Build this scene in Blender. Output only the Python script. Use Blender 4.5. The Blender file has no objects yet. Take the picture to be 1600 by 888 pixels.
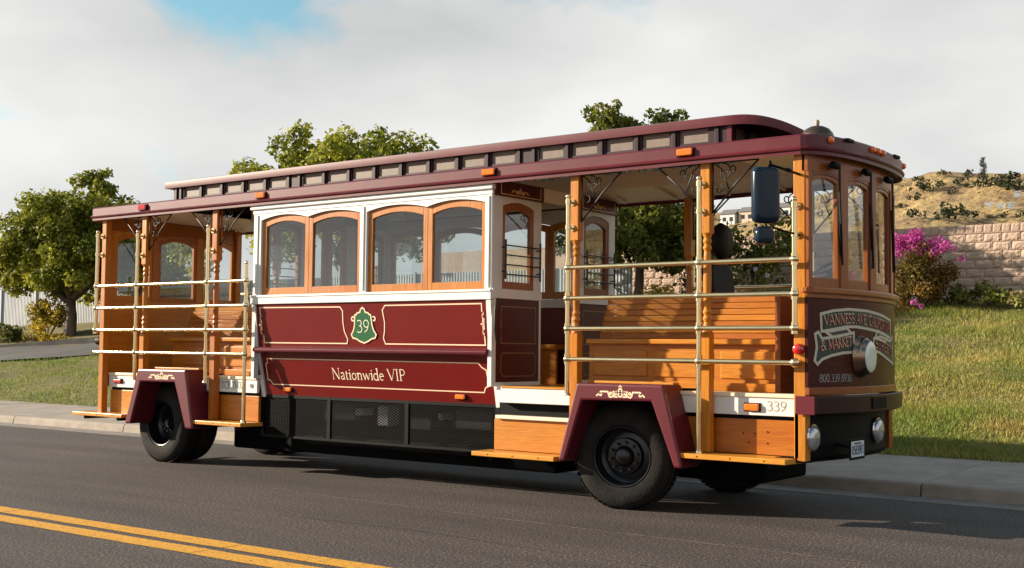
import bpy, math, random
import numpy as np
from mathutils import Vector, Matrix
random.seed(7); RNG = np.random.default_rng(11)
PI = math.pi
sc = bpy.context.scene
COL = sc.collection
# ------------------------------------------------------------------ camera
cd = bpy.data.cameras.new('camera'); cam = bpy.data.objects.new('camera', cd); COL.objects.link(cam)
_right = Vector((0.79868163, 0.60167293, 0.00986619)); _down = Vector((-0.02443325, 0.04880704, -0.99850933)); _fwd = Vector((-0.60125758, 0.79724999, 0.05368211))
M = Matrix.Identity(4)
for i in range(3):
    M[i][0] = _right[i]; M[i][1] = -_down[i]; M[i][2] = -_fwd[i]
M[0][3], M[1][3], M[2][3] = 4.2, -9.727, 1.5
cam.matrix_world = M
cd.sensor_width = 36; cd.lens = 42.634; cd.clip_start = .1; cd.clip_end = 5000
sc.camera = cam
# ------------------------------------------------------------------ light
SUN_EL = math.radians(18.5); LX, LY = 2/math.sqrt(5), 1/math.sqrt(5)      # horizontal direction the light travels
ld = Vector((LX*math.cos(SUN_EL), LY*math.cos(SUN_EL), -math.sin(SUN_EL)))
sd = bpy.data.lights.new('sun', 'SUN'); sd.energy = 5.0; sd.angle = math.radians(.55); sd.color = (1, .86, .68)
so = bpy.data.objects.new('sun', sd); COL.objects.link(so); so.rotation_euler = ld.to_track_quat('-Z', 'Y').to_euler(); so.location = (-20, -15, 20)
w = bpy.data.worlds.new('World'); sc.world = w; w.use_nodes = True
nt = w.node_tree; N = nt.nodes; Lk = nt.links
for n in list(N): N.remove(n)
out = N.new('ShaderNodeOutputWorld'); bg = N.new('ShaderNodeBackground'); sky = N.new('ShaderNodeTexSky')
sky.sky_type = 'NISHITA'; sky.sun_disc = False; sky.sun_elevation = SUN_EL; sky.sun_rotation = math.atan2(-LX, -LY); sky.air_density = 1.0; sky.dust_density = .6
bg.inputs[1].default_value = .1
tc = N.new('ShaderNodeTexCoord'); mp = N.new('ShaderNodeMapping'); mp.inputs['Scale'].default_value = (1, 1, 1.7); mp.inputs['Location'].default_value = (0.38, 2.37, 2.45); mp.inputs['Rotation'].default_value = (0, 0, .09)
Lk.new(tc.outputs['Generated'], mp.inputs['Vector'])
n1 = N.new('ShaderNodeTexNoise'); n1.inputs['Scale'].default_value = 3.2; n1.inputs['Detail'].default_value = 9; n1.inputs['Roughness'].default_value = .52; n1.inputs['Distortion'].default_value = .25
Lk.new(mp.outputs[0], n1.inputs['Vector'])
cr = N.new('ShaderNodeValToRGB'); cr.color_ramp.elements[0].position = .40; cr.color_ramp.elements[1].position = .495
sxyz = N.new('ShaderNodeSeparateXYZ'); Lk.new(tc.outputs['Generated'], sxyz.inputs[0])
lowc = N.new('ShaderNodeMapRange'); lowc.inputs[1].default_value = .02; lowc.inputs[2].default_value = .60; lowc.inputs[3].default_value = .22; lowc.inputs[4].default_value = -.11      # distant clouds overlap towards the horizon
Lk.new(sxyz.outputs[2], lowc.inputs[0]); addc = N.new('ShaderNodeMath'); addc.operation = 'ADD'; Lk.new(n1.outputs['Fac'], addc.inputs[0]); Lk.new(lowc.outputs[0], addc.inputs[1])
Lk.new(addc.outputs[0], cr.inputs[0])
n2 = N.new('ShaderNodeTexNoise'); n2.inputs['Scale'].default_value = 2.2; n2.inputs['Detail'].default_value = 9; n2.inputs['Roughness'].default_value = .48
mp2 = N.new('ShaderNodeMapping'); mp2.inputs['Location'].default_value = (4.3, 1.1, 3.2); mp2.inputs['Scale'].default_value = (1, 1, 2.2)
Lk.new(tc.outputs['Generated'], mp2.inputs['Vector']); Lk.new(mp2.outputs[0], n2.inputs['Vector'])
cr2 = N.new('ShaderNodeValToRGB'); cr2.color_ramp.elements[0].position = .33; cr2.color_ramp.elements[1].position = .60
cr2.color_ramp.elements[0].color = (2.7, 2.76, 2.8, 1); cr2.color_ramp.elements[1].color = (4.4, 4.42, 4.3, 1)
Lk.new(n2.outputs['Fac'], cr2.inputs[0])
hs = N.new('ShaderNodeMix'); hs.data_type = 'RGBA'
tint = N.new('ShaderNodeMix'); tint.data_type = 'RGBA'; tint.blend_type = 'MULTIPLY'; tint.inputs[0].default_value = 1.0
Lk.new(sky.outputs[0], tint.inputs[6]); tint.inputs[7].default_value = (.66, .88, .80, 1)
Lk.new(cr.outputs[0], hs.inputs[0]); Lk.new(tint.outputs[2], hs.inputs[6]); Lk.new(cr2.outputs[0], hs.inputs[7])
Lk.new(hs.outputs[2], bg.inputs[0]); Lk.new(bg.outputs[0], out.inputs[0])
sc.view_settings.view_transform = 'Standard'; sc.view_settings.look = 'None'; sc.view_settings.exposure = 1.05; sc.view_settings.gamma = 1
sc.view_settings.use_curve_mapping = False

# ------------------------------------------------------------------ materials
MATS = {}
def mat(name, col, rough=.5, metal=0, col2=None, nscale=8, stretch=(1, 1, 1), bump=0, bscale=None, coat=0, spec=.5, detail=5, lo=.35, hi=.65, trans=None, island=0, bdist=.02):
    if name in MATS: return MATS[name]
    m = bpy.data.materials.new(name); m.use_nodes = True; t = m.node_tree; b = t.nodes['Principled BSDF']
    b.inputs['Base Color'].default_value = (*col, 1); b.inputs['Roughness'].default_value = rough; b.inputs['Metallic'].default_value = metal
    b.inputs['Specular IOR Level'].default_value = spec
    if coat: b.inputs['Coat Weight'].default_value = coat; b.inputs['Coat Roughness'].default_value = .08
    if col2 or bump:
        c = t.nodes.new('ShaderNodeTexCoord'); mpn = t.nodes.new('ShaderNodeMapping'); mpn.inputs['Scale'].default_value = stretch
        t.links.new(c.outputs['Object'], mpn.inputs['Vector'])
        nz = t.nodes.new('ShaderNodeTexNoise'); nz.inputs['Scale'].default_value = nscale; nz.inputs['Detail'].default_value = detail; nz.inputs['Roughness'].default_value = .6
        t.links.new(mpn.outputs[0], nz.inputs['Vector'])
        if col2:
            r = t.nodes.new('ShaderNodeValToRGB'); r.color_ramp.elements[0].position = lo; r.color_ramp.elements[1].position = hi
            r.color_ramp.elements[0].color = (*col, 1); r.color_ramp.elements[1].color = (*col2, 1)
            t.links.new(nz.outputs['Fac'], r.inputs[0]); src = r.outputs[0]
            if island:
                g = t.nodes.new('ShaderNodeNewGeometry'); hv = t.nodes.new('ShaderNodeHueSaturation')
                mr = t.nodes.new('ShaderNodeMapRange'); mr.inputs[3].default_value = 1-island; mr.inputs[4].default_value = 1+island
                t.links.new(g.outputs['Random Per Island'], mr.inputs[0]); t.links.new(mr.outputs[0], hv.inputs['Value']); t.links.new(src, hv.inputs['Color']); src = hv.outputs[0]
            t.links.new(src, b.inputs['Base Color'])
        if bump:
            n3 = nz
            if bscale:
                n3 = t.nodes.new('ShaderNodeTexNoise'); n3.inputs['Scale'].default_value = bscale; n3.inputs['Detail'].default_value = 4; t.links.new(mpn.outputs[0], n3.inputs['Vector'])
            bp = t.nodes.new('ShaderNodeBump'); bp.inputs['Strength'].default_value = bump; bp.inputs['Distance'].default_value = bdist
            t.links.new(n3.outputs['Fac'], bp.inputs['Height']); t.links.new(bp.outputs[0], b.inputs['Normal'])
    if trans:
        tr = t.nodes.new('ShaderNodeBsdfTranslucent'); mx = t.nodes.new('ShaderNodeMixShader'); mx.inputs[0].default_value = trans
        o = t.nodes['Material Output']; t.links.new(b.outputs[0], mx.inputs[1]); t.links.new(tr.outputs[0], mx.inputs[2]); t.links.new(mx.outputs[0], o.inputs[0])
        if col2: t.links.new(src, tr.inputs[0])
        else: tr.inputs[0].default_value = (*col, 1)
    MATS[name] = m; return m
def glass(name, tintc, refl_rough=.0, dens=.0, fac=None):
    m = bpy.data.materials.new(name); m.use_nodes = True; t = m.node_tree
    t.nodes.remove(t.nodes['Principled BSDF']); o = t.nodes['Material Output']
    tr = t.nodes.new('ShaderNodeBsdfTransparent'); tr.inputs[0].default_value = (*tintc, 1)
    gl = t.nodes.new('ShaderNodeBsdfGlossy'); gl.inputs['Roughness'].default_value = refl_rough
    lw = t.nodes.new('ShaderNodeLayerWeight'); lw.inputs[0].default_value = .5
    pw = t.nodes.new('ShaderNodeMath'); pw.operation = 'POWER'; pw.inputs[1].default_value = 4.0; t.links.new(lw.outputs['Facing'], pw.inputs[0])
    ma = t.nodes.new('ShaderNodeMath'); ma.operation = 'MULTIPLY_ADD'; ma.inputs[1].default_value = .95; ma.inputs[2].default_value = dens; ma.use_clamp = True
    mx = t.nodes.new('ShaderNodeMixShader'); t.links.new(pw.outputs[0], ma.inputs[0]); t.links.new(ma.outputs[0], mx.inputs[0]); t.links.new(tr.outputs[0], mx.inputs[1]); t.links.new(gl.outputs[0], mx.inputs[2]); t.links.new(mx.outputs[0], o.inputs[0])
    MATS[name] = m; return m
GLASS = glass('window_glass', (.90, .93, .93), .01, .10)
def wood(name, c1, c2, ax, rough=.32):
    if name in MATS: return MATS[name]
    s = {'x': (1.2, 14, 14), 'y': (14, 1.2, 14), 'z': (14, 14, 1.2)}[ax]
    m = mat(name, c1, rough, 0, c2, 3.2, s, .12, coat=.14, spec=.35, detail=7, lo=.3, hi=.72); t = m.node_tree; b = t.nodes['Principled BSDF']
    src = b.inputs['Base Color'].links[0].from_socket                  # every board differs a little in tone
    oi = t.nodes.new('ShaderNodeObjectInfo'); hv = t.nodes.new('ShaderNodeHueSaturation'); mr = t.nodes.new('ShaderNodeMapRange'); mr.inputs[3].default_value = .80; mr.inputs[4].default_value = 1.16
    t.links.new(oi.outputs['Random'], mr.inputs[0]); t.links.new(mr.outputs[0], hv.inputs['Value']); t.links.new(src, hv.inputs['Color'])
    mh = t.nodes.new('ShaderNodeMapRange'); mh.inputs[3].default_value = .492; mh.inputs[4].default_value = .508; t.links.new(oi.outputs['Random'], mh.inputs[0]); t.links.new(mh.outputs[0], hv.inputs['Hue'])
    t.links.new(hv.outputs[0], b.inputs['Base Color'])
    c = t.nodes.new('ShaderNodeTexCoord'); n_ = t.nodes.new('ShaderNodeTexNoise'); n_.inputs['Scale'].default_value = 1.7; n_.inputs['Detail'].default_value = 6; t.links.new(c.outputs['Object'], n_.inputs['Vector'])
    rr = t.nodes.new('ShaderNodeMapRange'); rr.inputs[3].default_value = rough-.10; rr.inputs[4].default_value = rough+.18; t.links.new(n_.outputs['Fac'], rr.inputs[0]); t.links.new(rr.outputs[0], b.inputs['Roughness'])
    return m
WX = wood('oak_varnish_x', (.50, .182, .017), (.36, .110, .009), 'x'); WZ = wood('oak_varnish_z', (.50, .182, .017), (.36, .110, .009), 'z'); WY = wood('oak_varnish_y', (.50, .182, .017), (.36, .110, .009), 'y')
WLX = wood('light_oak_x', (.56, .235, .034), (.43, .155, .019), 'x'); WLZ = wood('light_oak_z', (.48, .175, .032), (.35, .11, .018), 'z')
WDZ = wood('dark_oak_z', (.30, .08, .013), (.20, .045, .008), 'z'); WDY = wood('dark_oak_y', (.30, .08, .013), (.20, .045, .008), 'y')
MAHOG = wood('mahogany', (.085, .017, .009), (.05, .010, .006), 'y', .3); MAHOG.node_tree.nodes['Principled BSDF'].inputs['Specular IOR Level'].default_value = .15; MAHOG.node_tree.nodes['Principled BSDF'].inputs['Coat Weight'].default_value = 0
RED = mat('red_paint', (.140, .0062, .0052), .32, coat=.0, spec=.22, col2=(.128, .0056, .0047), nscale=2, bump=.10, bscale=1.6)
DRED = mat('dark_red_paint', (.075, .008, .008), .35, spec=.25)
MAROON = mat('maroon_paint', (.112, .0105, .019), .36, coat=.0, spec=.4, col2=(.092, .0088, .0155), nscale=3, bump=.08, bscale=2)
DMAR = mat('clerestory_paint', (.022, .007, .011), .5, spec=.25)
WHITE = mat('white_paint', (.70, .70, .68), .4, col2=(.64, .64, .62), nscale=5)
CREAM = mat('cream_paint', (.72, .62, .46), .45)
CEIL = mat('ceiling_cream', (.80, .72, .60), .4)
BLACK = mat('black_metal', (.004, .004, .0045), .55, spec=.1)
UNDER = mat('chassis_black', (.003, .003, .0033), .8, spec=.08)
IRON = mat('wrought_iron', (.012, .012, .012), .5)
BRASS = mat('brass', (.86, .72, .45), .2, 1, col2=(.78, .62, .34), nscale=9)
CHROME = mat('chrome', (.75, .74, .72), .12, 1)
COPPER = mat('lamp_chrome', (.26, .18, .13), .22, 1)
GOLD = mat('gold_leaf', (.80, .56, .26), .4)
PALEGOLD = mat('pale_gold', (.85, .62, .42), .4)
CREAMLET = mat('cream_lettering', (.80, .72, .52), .5)
SILV = mat('silver_lettering', (.30, .30, .27), .5)
BEIGE = mat('banner_border', (.55, .50, .38), .5)
GREEN = mat('shield_green', (.014, .105, .040), .5, spec=.15)
DGREEN = mat('banner_green', (.014, .035, .026), .4)
REDLET = mat('red_lettering', (.45, .06, .04), .5)
AMBER = mat('amber_lens', (.85, .17, .01), .18, coat=.5)
REDLENS = mat('red_lens', (.5, .015, .015), .15, coat=.5)
RUBBER = mat('tyre_rubber', (.009, .0085, .008), .8, col2=(.022, .020, .018), nscale=5, spec=.2, bump=.2, bscale=30)
RIM = mat('black_rim', (.007, .007, .008), .3, spec=.5)
NUT = mat('lug_nut_steel', (.06, .06, .062), .3, .8)
LENS = mat('lamp_lens', (.66, .76, .70), .15, coat=.5)
HEADL = mat('headlight_lens', (.55, .55, .58), .12, .6)
MIRB = mat('mirror_housing', (.006, .018, .035), .18, spec=.3)
SEATB = mat('black_vinyl', (.008, .007, .007), .6, spec=.2)
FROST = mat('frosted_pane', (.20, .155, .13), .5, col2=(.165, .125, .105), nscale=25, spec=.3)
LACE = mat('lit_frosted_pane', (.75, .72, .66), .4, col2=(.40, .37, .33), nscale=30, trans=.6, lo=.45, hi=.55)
PLATEM = mat('plate_white', (.62, .66, .70), .4)
PLATEB = mat('plate_blue', (.02, .05, .12), .4)
BELL = mat('bell_bronze', (.10, .07, .055), .35, .7)
BONE = mat('bell_tip', (.35, .25, .17), .5)
DBUMP = mat('dark_bumper', (.032, .008, .007), .4, spec=.2)
GREYM = mat('grey_equipment', (.05, .05, .05), .5)

# ------------------------------------------------------------------ mesh building
LOC = {}
class MB:
    def __init__(s): s.v = []; s.f = []
    def add(s, vs, fs):
        b = len(s.v); s.v += [tuple(p) for p in vs]; s.f += [tuple(b+i for i in f) for f in fs]; return s
    def box(s, x0, x1, y0, y1, z0, z1):
        return s.add([(x0,y0,z0),(x1,y0,z0),(x1,y1,z0),(x0,y1,z0),(x0,y0,z1),(x1,y0,z1),(x1,y1,z1),(x0,y1,z1)],
                     [(3,2,1,0),(4,5,6,7),(0,1,5,4),(1,2,6,5),(2,3,7,6),(3,0,4,7)])
    def prism(s, poly, mp):                       # poly of (u,v); mp(u,v,k) k = 0 / 1
        n = len(poly)
        s.add([mp(u,v,0) for u,v in poly]+[mp(u,v,1) for u,v in poly],
              [tuple(range(n)), tuple(range(2*n-1, n-1, -1))]+[(i, i+n, (i+1)%n+n, (i+1)%n) for i in range(n)]); return s
    def xz(s, poly, y0, y1): return s.prism(poly, lambda u,v,k: (u, y1 if k else y0, v))
    def yz(s, poly, x0, x1): return s.prism(poly, lambda u,v,k: (x1 if k else x0, u, v))
    def xy(s, poly, z0, z1): return s.prism(poly, lambda u,v,k: (u, v, z1 if k else z0))
    def band(s, us, lo, hi, mp, th):              # solid strip; mp(u,z,t) t = depth behind the face
        vs = []
        for u in us:
            a, b = lo(u), hi(u); vs += [mp(u,a,0), mp(u,b,0), mp(u,b,th), mp(u,a,th)]
        fs = []
        for i in range(len(us)-1):
            p, q = 4*i, 4*i+4
            for k in range(4): fs.append((p+k, q+k, q+(k+1)%4, p+(k+1)%4))
        fs += [(0,1,2,3), (len(vs)-1, len(vs)-2, len(vs)-3, len(vs)-4)]
        return s.add(vs, fs)
    def tube(s, pts, r, n=8, closed=False):
        P = [Vector(p) for p in pts]; m = len(P); rs = r if isinstance(r, (list, tuple)) else [r]*m
        vs = []; prev = None
        for i in range(m):
            a = P[i-1] if (i > 0 or closed) else P[i]; b = P[(i+1) % m] if (i < m-1 or closed) else P[i]
            t = (b-a).normalized()
            if prev is None: up = Vector((0,0,1)) if abs(t.z) < .9 else Vector((1,0,0)); e = t.cross(up).normalized()
            else: e = (prev - t*prev.dot(t)).normalized()
            prev = e; g = t.cross(e)
            for k in range(n):
                an = 2*PI*k/n; vs.append(P[i]+(e*math.cos(an)+g*math.sin(an))*rs[i])
        fs = []
        for i in range(m if closed else m-1):
            for k in range(n): fs.append((i*n+k, i*n+(k+1)%n, ((i+1)%m)*n+(k+1)%n, ((i+1)%m)*n+k))
        if not closed: fs += [tuple(range(n-1, -1, -1)), tuple(range((m-1)*n, m*n))]
        return s.add(vs, fs)
    def lathe(s, prof, c, ax='z', n=24, rot=0, caps=True):
        c = Vector(c); vs = []
        for r, h in prof:
            for k in range(n):
                a = 2*PI*k/n; p = (r*math.cos(a), r*math.sin(a), h)
                if ax == 'y': p = (p[0], h, p[1])
                if ax == 'x': p = (h, p[0], p[1])
                q = Vector(p)
                if rot: q = Matrix.Rotation(rot, 3, 'Z') @ q
                vs.append(c+q)
        fs = []
        for i in range(len(prof)-1):
            for k in range(n): fs.append((i*n+k, i*n+(k+1)%n, (i+1)*n+(k+1)%n, (i+1)*n+k))
        if caps: fs += [tuple(range(n-1, -1, -1)), tuple(range((len(prof)-1)*n, len(prof)*n))]
        return s.add(vs, fs)
    def ball(s, c, r, n=10):
        return s.lathe([(max(r*math.sin(PI*i/6), r*.05), -r*math.cos(PI*i/6)) for i in range(7)], c, 'z', n)
    def ribbon(s, pts, wd, mp, closed=False, th=.002):   # flat painted line in (u,v), mp(u,v,t)
        P = [Vector(p) for p in pts]; m = len(P); L = []; R_ = []
        for i in range(m):
            a = P[(i-1) % m] if (i > 0 or closed) else P[i]; b = P[(i+1) % m] if (i < m-1 or closed) else P[i]
            d1 = (P[i]-a); d2 = (b-P[i])
            d1 = d1.normalized() if d1.length > 1e-9 else d2.normalized(); d2 = d2.normalized() if d2.length > 1e-9 else d1
            n1 = Vector((-d1.y, d1.x)); n2 = Vector((-d2.y, d2.x)); nn = n1+n2
            nn = nn.normalized() if nn.length > 1e-6 else n1
            k = 1/max(nn.dot(n1), .5); h = (wd[i] if isinstance(wd, (list, tuple)) else wd)/2*k
            L.append(P[i]+nn*h); R_.append(P[i]-nn*h)
        vs = [mp(p.x, p.y, -th) for p in L]+[mp(p.x, p.y, -th) for p in R_]+[mp(p.x, p.y, .001) for p in L]+[mp(p.x, p.y, .001) for p in R_]
        fs = []
        for i in range(m if closed else m-1):
            j = (i+1) % m; fs += [(i, j, m+j, m+i), (i, 2*m+i, 2*m+j, j), (m+i, m+j, 3*m+j, 3*m+i)]
        return s.add(vs, fs)
    def build(s, name, m, parent=None, smooth=False, bevel=0, label=None):
        o = link(name, s.v, s.f, m, parent)
        if smooth:
            for p in o.data.polygons: p.use_smooth = True
            if smooth == 2:
                md = o.modifiers.new('es', 'EDGE_SPLIT'); md.split_angle = math.radians(35)
        if bevel:
            b = o.modifiers.new('bevel', 'BEVEL'); b.width = bevel; b.segments = 2; b.limit_method = 'ANGLE'; b.angle_limit = math.radians(40)
        if label: o['label'] = label
        return o
def link(name, v, f, m, parent=None):
    L = LOC.get(parent.as_pointer(), Vector((0,0,0))) if parent else Vector((0,0,0))
    me = bpy.data.meshes.new(name)
    me.from_pydata([(p[0]-L.x, p[1]-L.y, p[2]-L.z) for p in v], [], f); me.update()
    if m: me.materials.append(m)
    o = bpy.data.objects.new(name, me); COL.objects.link(o)
    if parent: o.parent = parent
    LOC[o.as_pointer()] = L
    return o
def thing(name, label, cat, loc, group=None):
    o = bpy.data.objects.new(name, None); COL.objects.link(o); o.location = loc; o.empty_display_size = .2
    o['label'] = label; o['category'] = cat
    if group: o['group'] = group
    LOC[o.as_pointer()] = Vector(loc); return o
def tag(o, label, cat, group=None):
    o['label'] = label; o['category'] = cat
    if group: o['group'] = group
    return o
def struct(o): o['kind'] = 'structure'; return o
def lin(a, b, n): return [a+(b-a)*i/(n-1) for i in range(n)]
def interp(x, xs, ys): return float(np.interp(x, xs, ys))

# ------------------------------------------------------------------ hand-drawn serif lettering
def arc(cx, cy, rx, ry, a0, a1, n=14): return [(cx+rx*math.cos(math.radians(a0+(a1-a0)*i/(n-1))), cy+ry*math.sin(math.radians(a0+(a1-a0)*i/(n-1)))) for i in range(n)]
K, T_ = .115, .05
def sv(x, y0=0, y1=1, w=K): return ([(x,y0),(x,y1)], w)
def se(x, y, h=.10): return ([(x-h,y),(x+h,y)], T_)
GLY = {
 'A': (.74, [([(.06,0),(.37,1)],T_), ([(.37,1),(.68,0)],K), ([(.17,.36),(.56,.36)],T_), se(.06,.02,.08), se(.68,.02,.08)]),
 'C': (.74, [(arc(.42,.5,.34,.49,52,308,20),K*.8), ([(.63,.9),(.65,.70)],T_)]),
 'E': (.56, [sv(.14), ([(.08,.975),(.50,.975),(.50,.84)],T_), ([(.14,.52),(.42,.52)],T_), ([(.08,.025),(.52,.025),(.54,.17)],T_)]),
 'F': (.52, [sv(.14), ([(.08,.975),(.50,.975),(.50,.84)],T_), ([(.14,.52),(.42,.52)],T_), se(.14,.02)]),
 'I': (.30, [sv(.15), se(.15,.02), se(.15,.98)]),
 'K': (.70, [sv(.14), ([(.14,.45),(.58,.98)],T_), ([(.26,.55),(.66,.02)],K), se(.14,.02), se(.14,.98), se(.58,.98,.08)]),
 'L': (.54, [sv(.14), ([(.08,.025),(.50,.025),(.52,.18)],T_), se(.14,.98)]),
 'M': (.90, [([(.12,0),(.16,1)],T_), ([(.16,1),(.45,.06)],K), ([(.45,.06),(.74,1)],T_), ([(.74,1),(.79,0)],K), se(.12,.02,.07), se(.79,.02,.08)]),
 'N': (.80, [([(.13,0),(.13,1)],T_), ([(.12,1),(.66,0)],K), ([(.67,0),(.67,1)],T_), se(.13,.02,.08), se(.67,.98,.08), se(.09,.98,.06)]),
 'O': (.86, [(arc(.43,.5,.35,.49,0,360,26),K*.8)]),
 'P': (.58, [sv(.14), ([(.14,.975)]+arc(.28,.73,.23,.245,90,-90,12)+[(.14,.485)],T_*1.4), se(.14,.02)]),
 'R': (.68, [sv(.14), ([(.14,.975)]+arc(.28,.74,.21,.235,90,-90,12)+[(.14,.505)],T_*1.4), ([(.32,.5),(.64,.02)],K), se(.14,.02)]),
 'S': (.52, [(arc(.26,.745,.18,.225,40,270,14)+arc(.26,.27,.20,.245,90,-140,14),K*.75)]),
 'T': (.66, [sv(.33), ([(.03,.82),(.06,.975),(.60,.975),(.63,.82)],T_), se(.33,.02)]),
 'U': (.74, [([(.14,1)]+arc(.37,.32,.23,.31,180,360,14)+[(.60,1)],K*.7), se(.14,.98), se(.60,.98)]),
 'V': (.72, [([(.06,1),(.36,.02)],K), ([(.36,.02),(.66,1)],T_), se(.07,.98,.08), se(.66,.98,.08)]),
 '&': (.82, [([(.74,.03),(.28,.66)]+arc(.36,.80,.14,.17,200,-40,12)+[(.30,.50)]+arc(.30,.26,.22,.25,120,330,12)+[(.66,.44)],K*.7)]),
 'a': (.44, [(arc(.20,.46,.14,.14,160,40,8)+[(.33,.40),(.33,.06),(.40,.02)],K*.8), (arc(.19,.16,.13,.14,70,290,12)+[(.32,.12)],K*.7)]),
 'd': (.52, [(arc(.23,.29,.18,.28,50,310,16),K*.8), ([(.30,.97),(.40,1),(.40,.03),(.48,.02)],K)]),
 'e': (.45, [([(.08,.33),(.38,.36)]+arc(.23,.30,.17,.28,12,310,20),K*.7)]),
 'i': (.24, [([(.04,.53),(.12,.58),(.12,0)],K), se(.12,.02,.09), ([(.12,.78),(.12,.88)],K)]),
 'n': (.54, [([(.03,.53),(.12,.58),(.12,0)],K), ([(.12,.44)]+arc(.28,.42,.13,.15,130,0,8)+[(.41,0)],K*.85), se(.12,.02,.08), se(.41,.02,.08)]),
 'o': (.50, [(arc(.25,.29,.18,.28,0,360,20),K*.75)]),
 't': (.34, [([(.14,.74),(.14,.12)]+arc(.22,.12,.08,.10,180,300,6),K*.9), ([(.03,.56),(.30,.56)],T_)]),
 'w': (.72, [([(.06,.57),(.21,.02)],K), ([(.21,.02),(.35,.55)],T_), ([(.33,.57),(.50,.02)],K), ([(.50,.02),(.66,.57)],T_), se(.06,.56,.06), se(.66,.56,.06)]),
 '0': (.54, [(arc(.27,.5,.20,.48,0,360,24),K*.75)]),
 '1': (.36, [([(.08,.84),(.19,.98),(.19,0)],K*.9), se(.19,.02)]),
 '3': (.50, [(arc(.22,.75,.17,.22,140,-80,14)+arc(.21,.27,.21,.26,80,-140,14),K*.7)]),
 '4': (.54, [([(.38,0),(.38,1),(.05,.30),(.50,.30)],K*.7)]),
 '5': (.50, [([(.42,.96),(.14,.96),(.11,.55)]+arc(.22,.31,.21,.29,100,-140,14),K*.7)]),
 '6': (.52, [([(.42,.98),(.22,.78)]+arc(.26,.30,.19,.28,160,520,22),K*.7)]),
 '7': (.50, [([(.06,.84),(.08,.96),(.46,.96),(.18,0)],K*.7)]),
 '8': (.50, [(arc(.25,.75,.15,.22,0,360,18),K*.65), (arc(.25,.27,.20,.26,0,360,20),K*.7)]),
 '9': (.52, [([(.12,.02),(.34,.24)]+arc(.26,.70,.19,.28,-20,340,22),K*.7)]),
 ',': (.24, [([(.12,.06),(.12,.0),(.06,-.14)],K)]), '.': (.22, [([(.11,.0),(.11,.10)],K)]), ' ': (.30, []),
}
def text_mb(txt, path, h, mp, squeeze=1.0, bold=1.0, mb=None, sc_to_fit=True, dy=0, dx=0):
    """letters standing on the polyline path (u,v), scaled to its length"""
    mb = mb or MB(); P = [Vector(p) for p in path]
    seg = [(P[i+1]-P[i]).length for i in range(len(P)-1)]; tot = sum(seg)
    adv = sum(GLY[c][0] for c in txt); k = tot/adv if sc_to_fit else h*squeeze
    def at(s):
        s = max(0, min(s, tot*.9999))
        for i, l in enumerate(seg):
            if s <= l: return P[i]+(P[i+1]-P[i])*(s/l), (P[i+1]-P[i]).normalized()
            s -= l
        return P[-1], (P[-1]-P[-2]).normalized()
    s = 0
    for c in txt:
        a = GLY[c][0]
        o, d = at(s+a*k/2); nn = Vector((-d.y, d.x))
        for pts, wd in GLY[c][1]:
            q = [o+d*((x-a/2)*k+dx)+nn*(y*h+dy) for x, y in pts]
            mb.ribbon(q, wd*h*bold, mp)
        s += a*k
    return mb
def spiral(cx, cz, r0, r1, a0, a1, n=14): return [(cx+(r0+(r1-r0)*i/(n-1))*math.cos(math.radians(a0+(a1-a0)*i/(n-1))), cz+(r0+(r1-r0)*i/(n-1))*math.sin(math.radians(a0+(a1-a0)*i/(n-1)))) for i in range(n)]
def ornament(mb, cu, cv, L, mp, rot=0, wd=.011):
    """the little scrolled 8 ornament; L = half length; rot 90 makes it stand upright"""
    ca, sa = math.cos(math.radians(rot)), math.sin(math.radians(rot)); g = L/.30
    def put(pts, w=wd): mb.ribbon([(cu+(x*ca-y*sa)*g, cv+(x*sa+y*ca)*g) for x, y in pts], w*g, mp)
    put(arc(0,.045,.020,.020,0,360,12)); put(arc(0,.005,.022,.022,0,360,12))
    put([(-.020,.082),(-.008,.088)],.012); put([(.020,.082),(.008,.088)],.012); put([(0,.085),(0,.103)],.012)
    for s in (-1, 1):
        put([(s*x, y) for x, y in [(.29,-.015),(.255,.012),(.235,.032),(.15,.032),(.14,.005)]+arc(.115,.005,.025,.028,0,-150,8)]); put([(s*x, y) for x, y in spiral(.115,.012,.018,.006,200,-120,8)])
        put([(s*x, y) for x, y in spiral(.235,.005,.020,.006,60,-240,9)]); put([(s*x, y) for x, y in [(.09,-.012),(.06,.03),(.09,.034)]])
        put([(s*x, y) for x, y in spiral(.045,.018,.020,.008,100,-140,8)]); put([(s*x, y) for x, y in [(.03,-.018),(.085,-.018),(.06,0)]])

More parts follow.
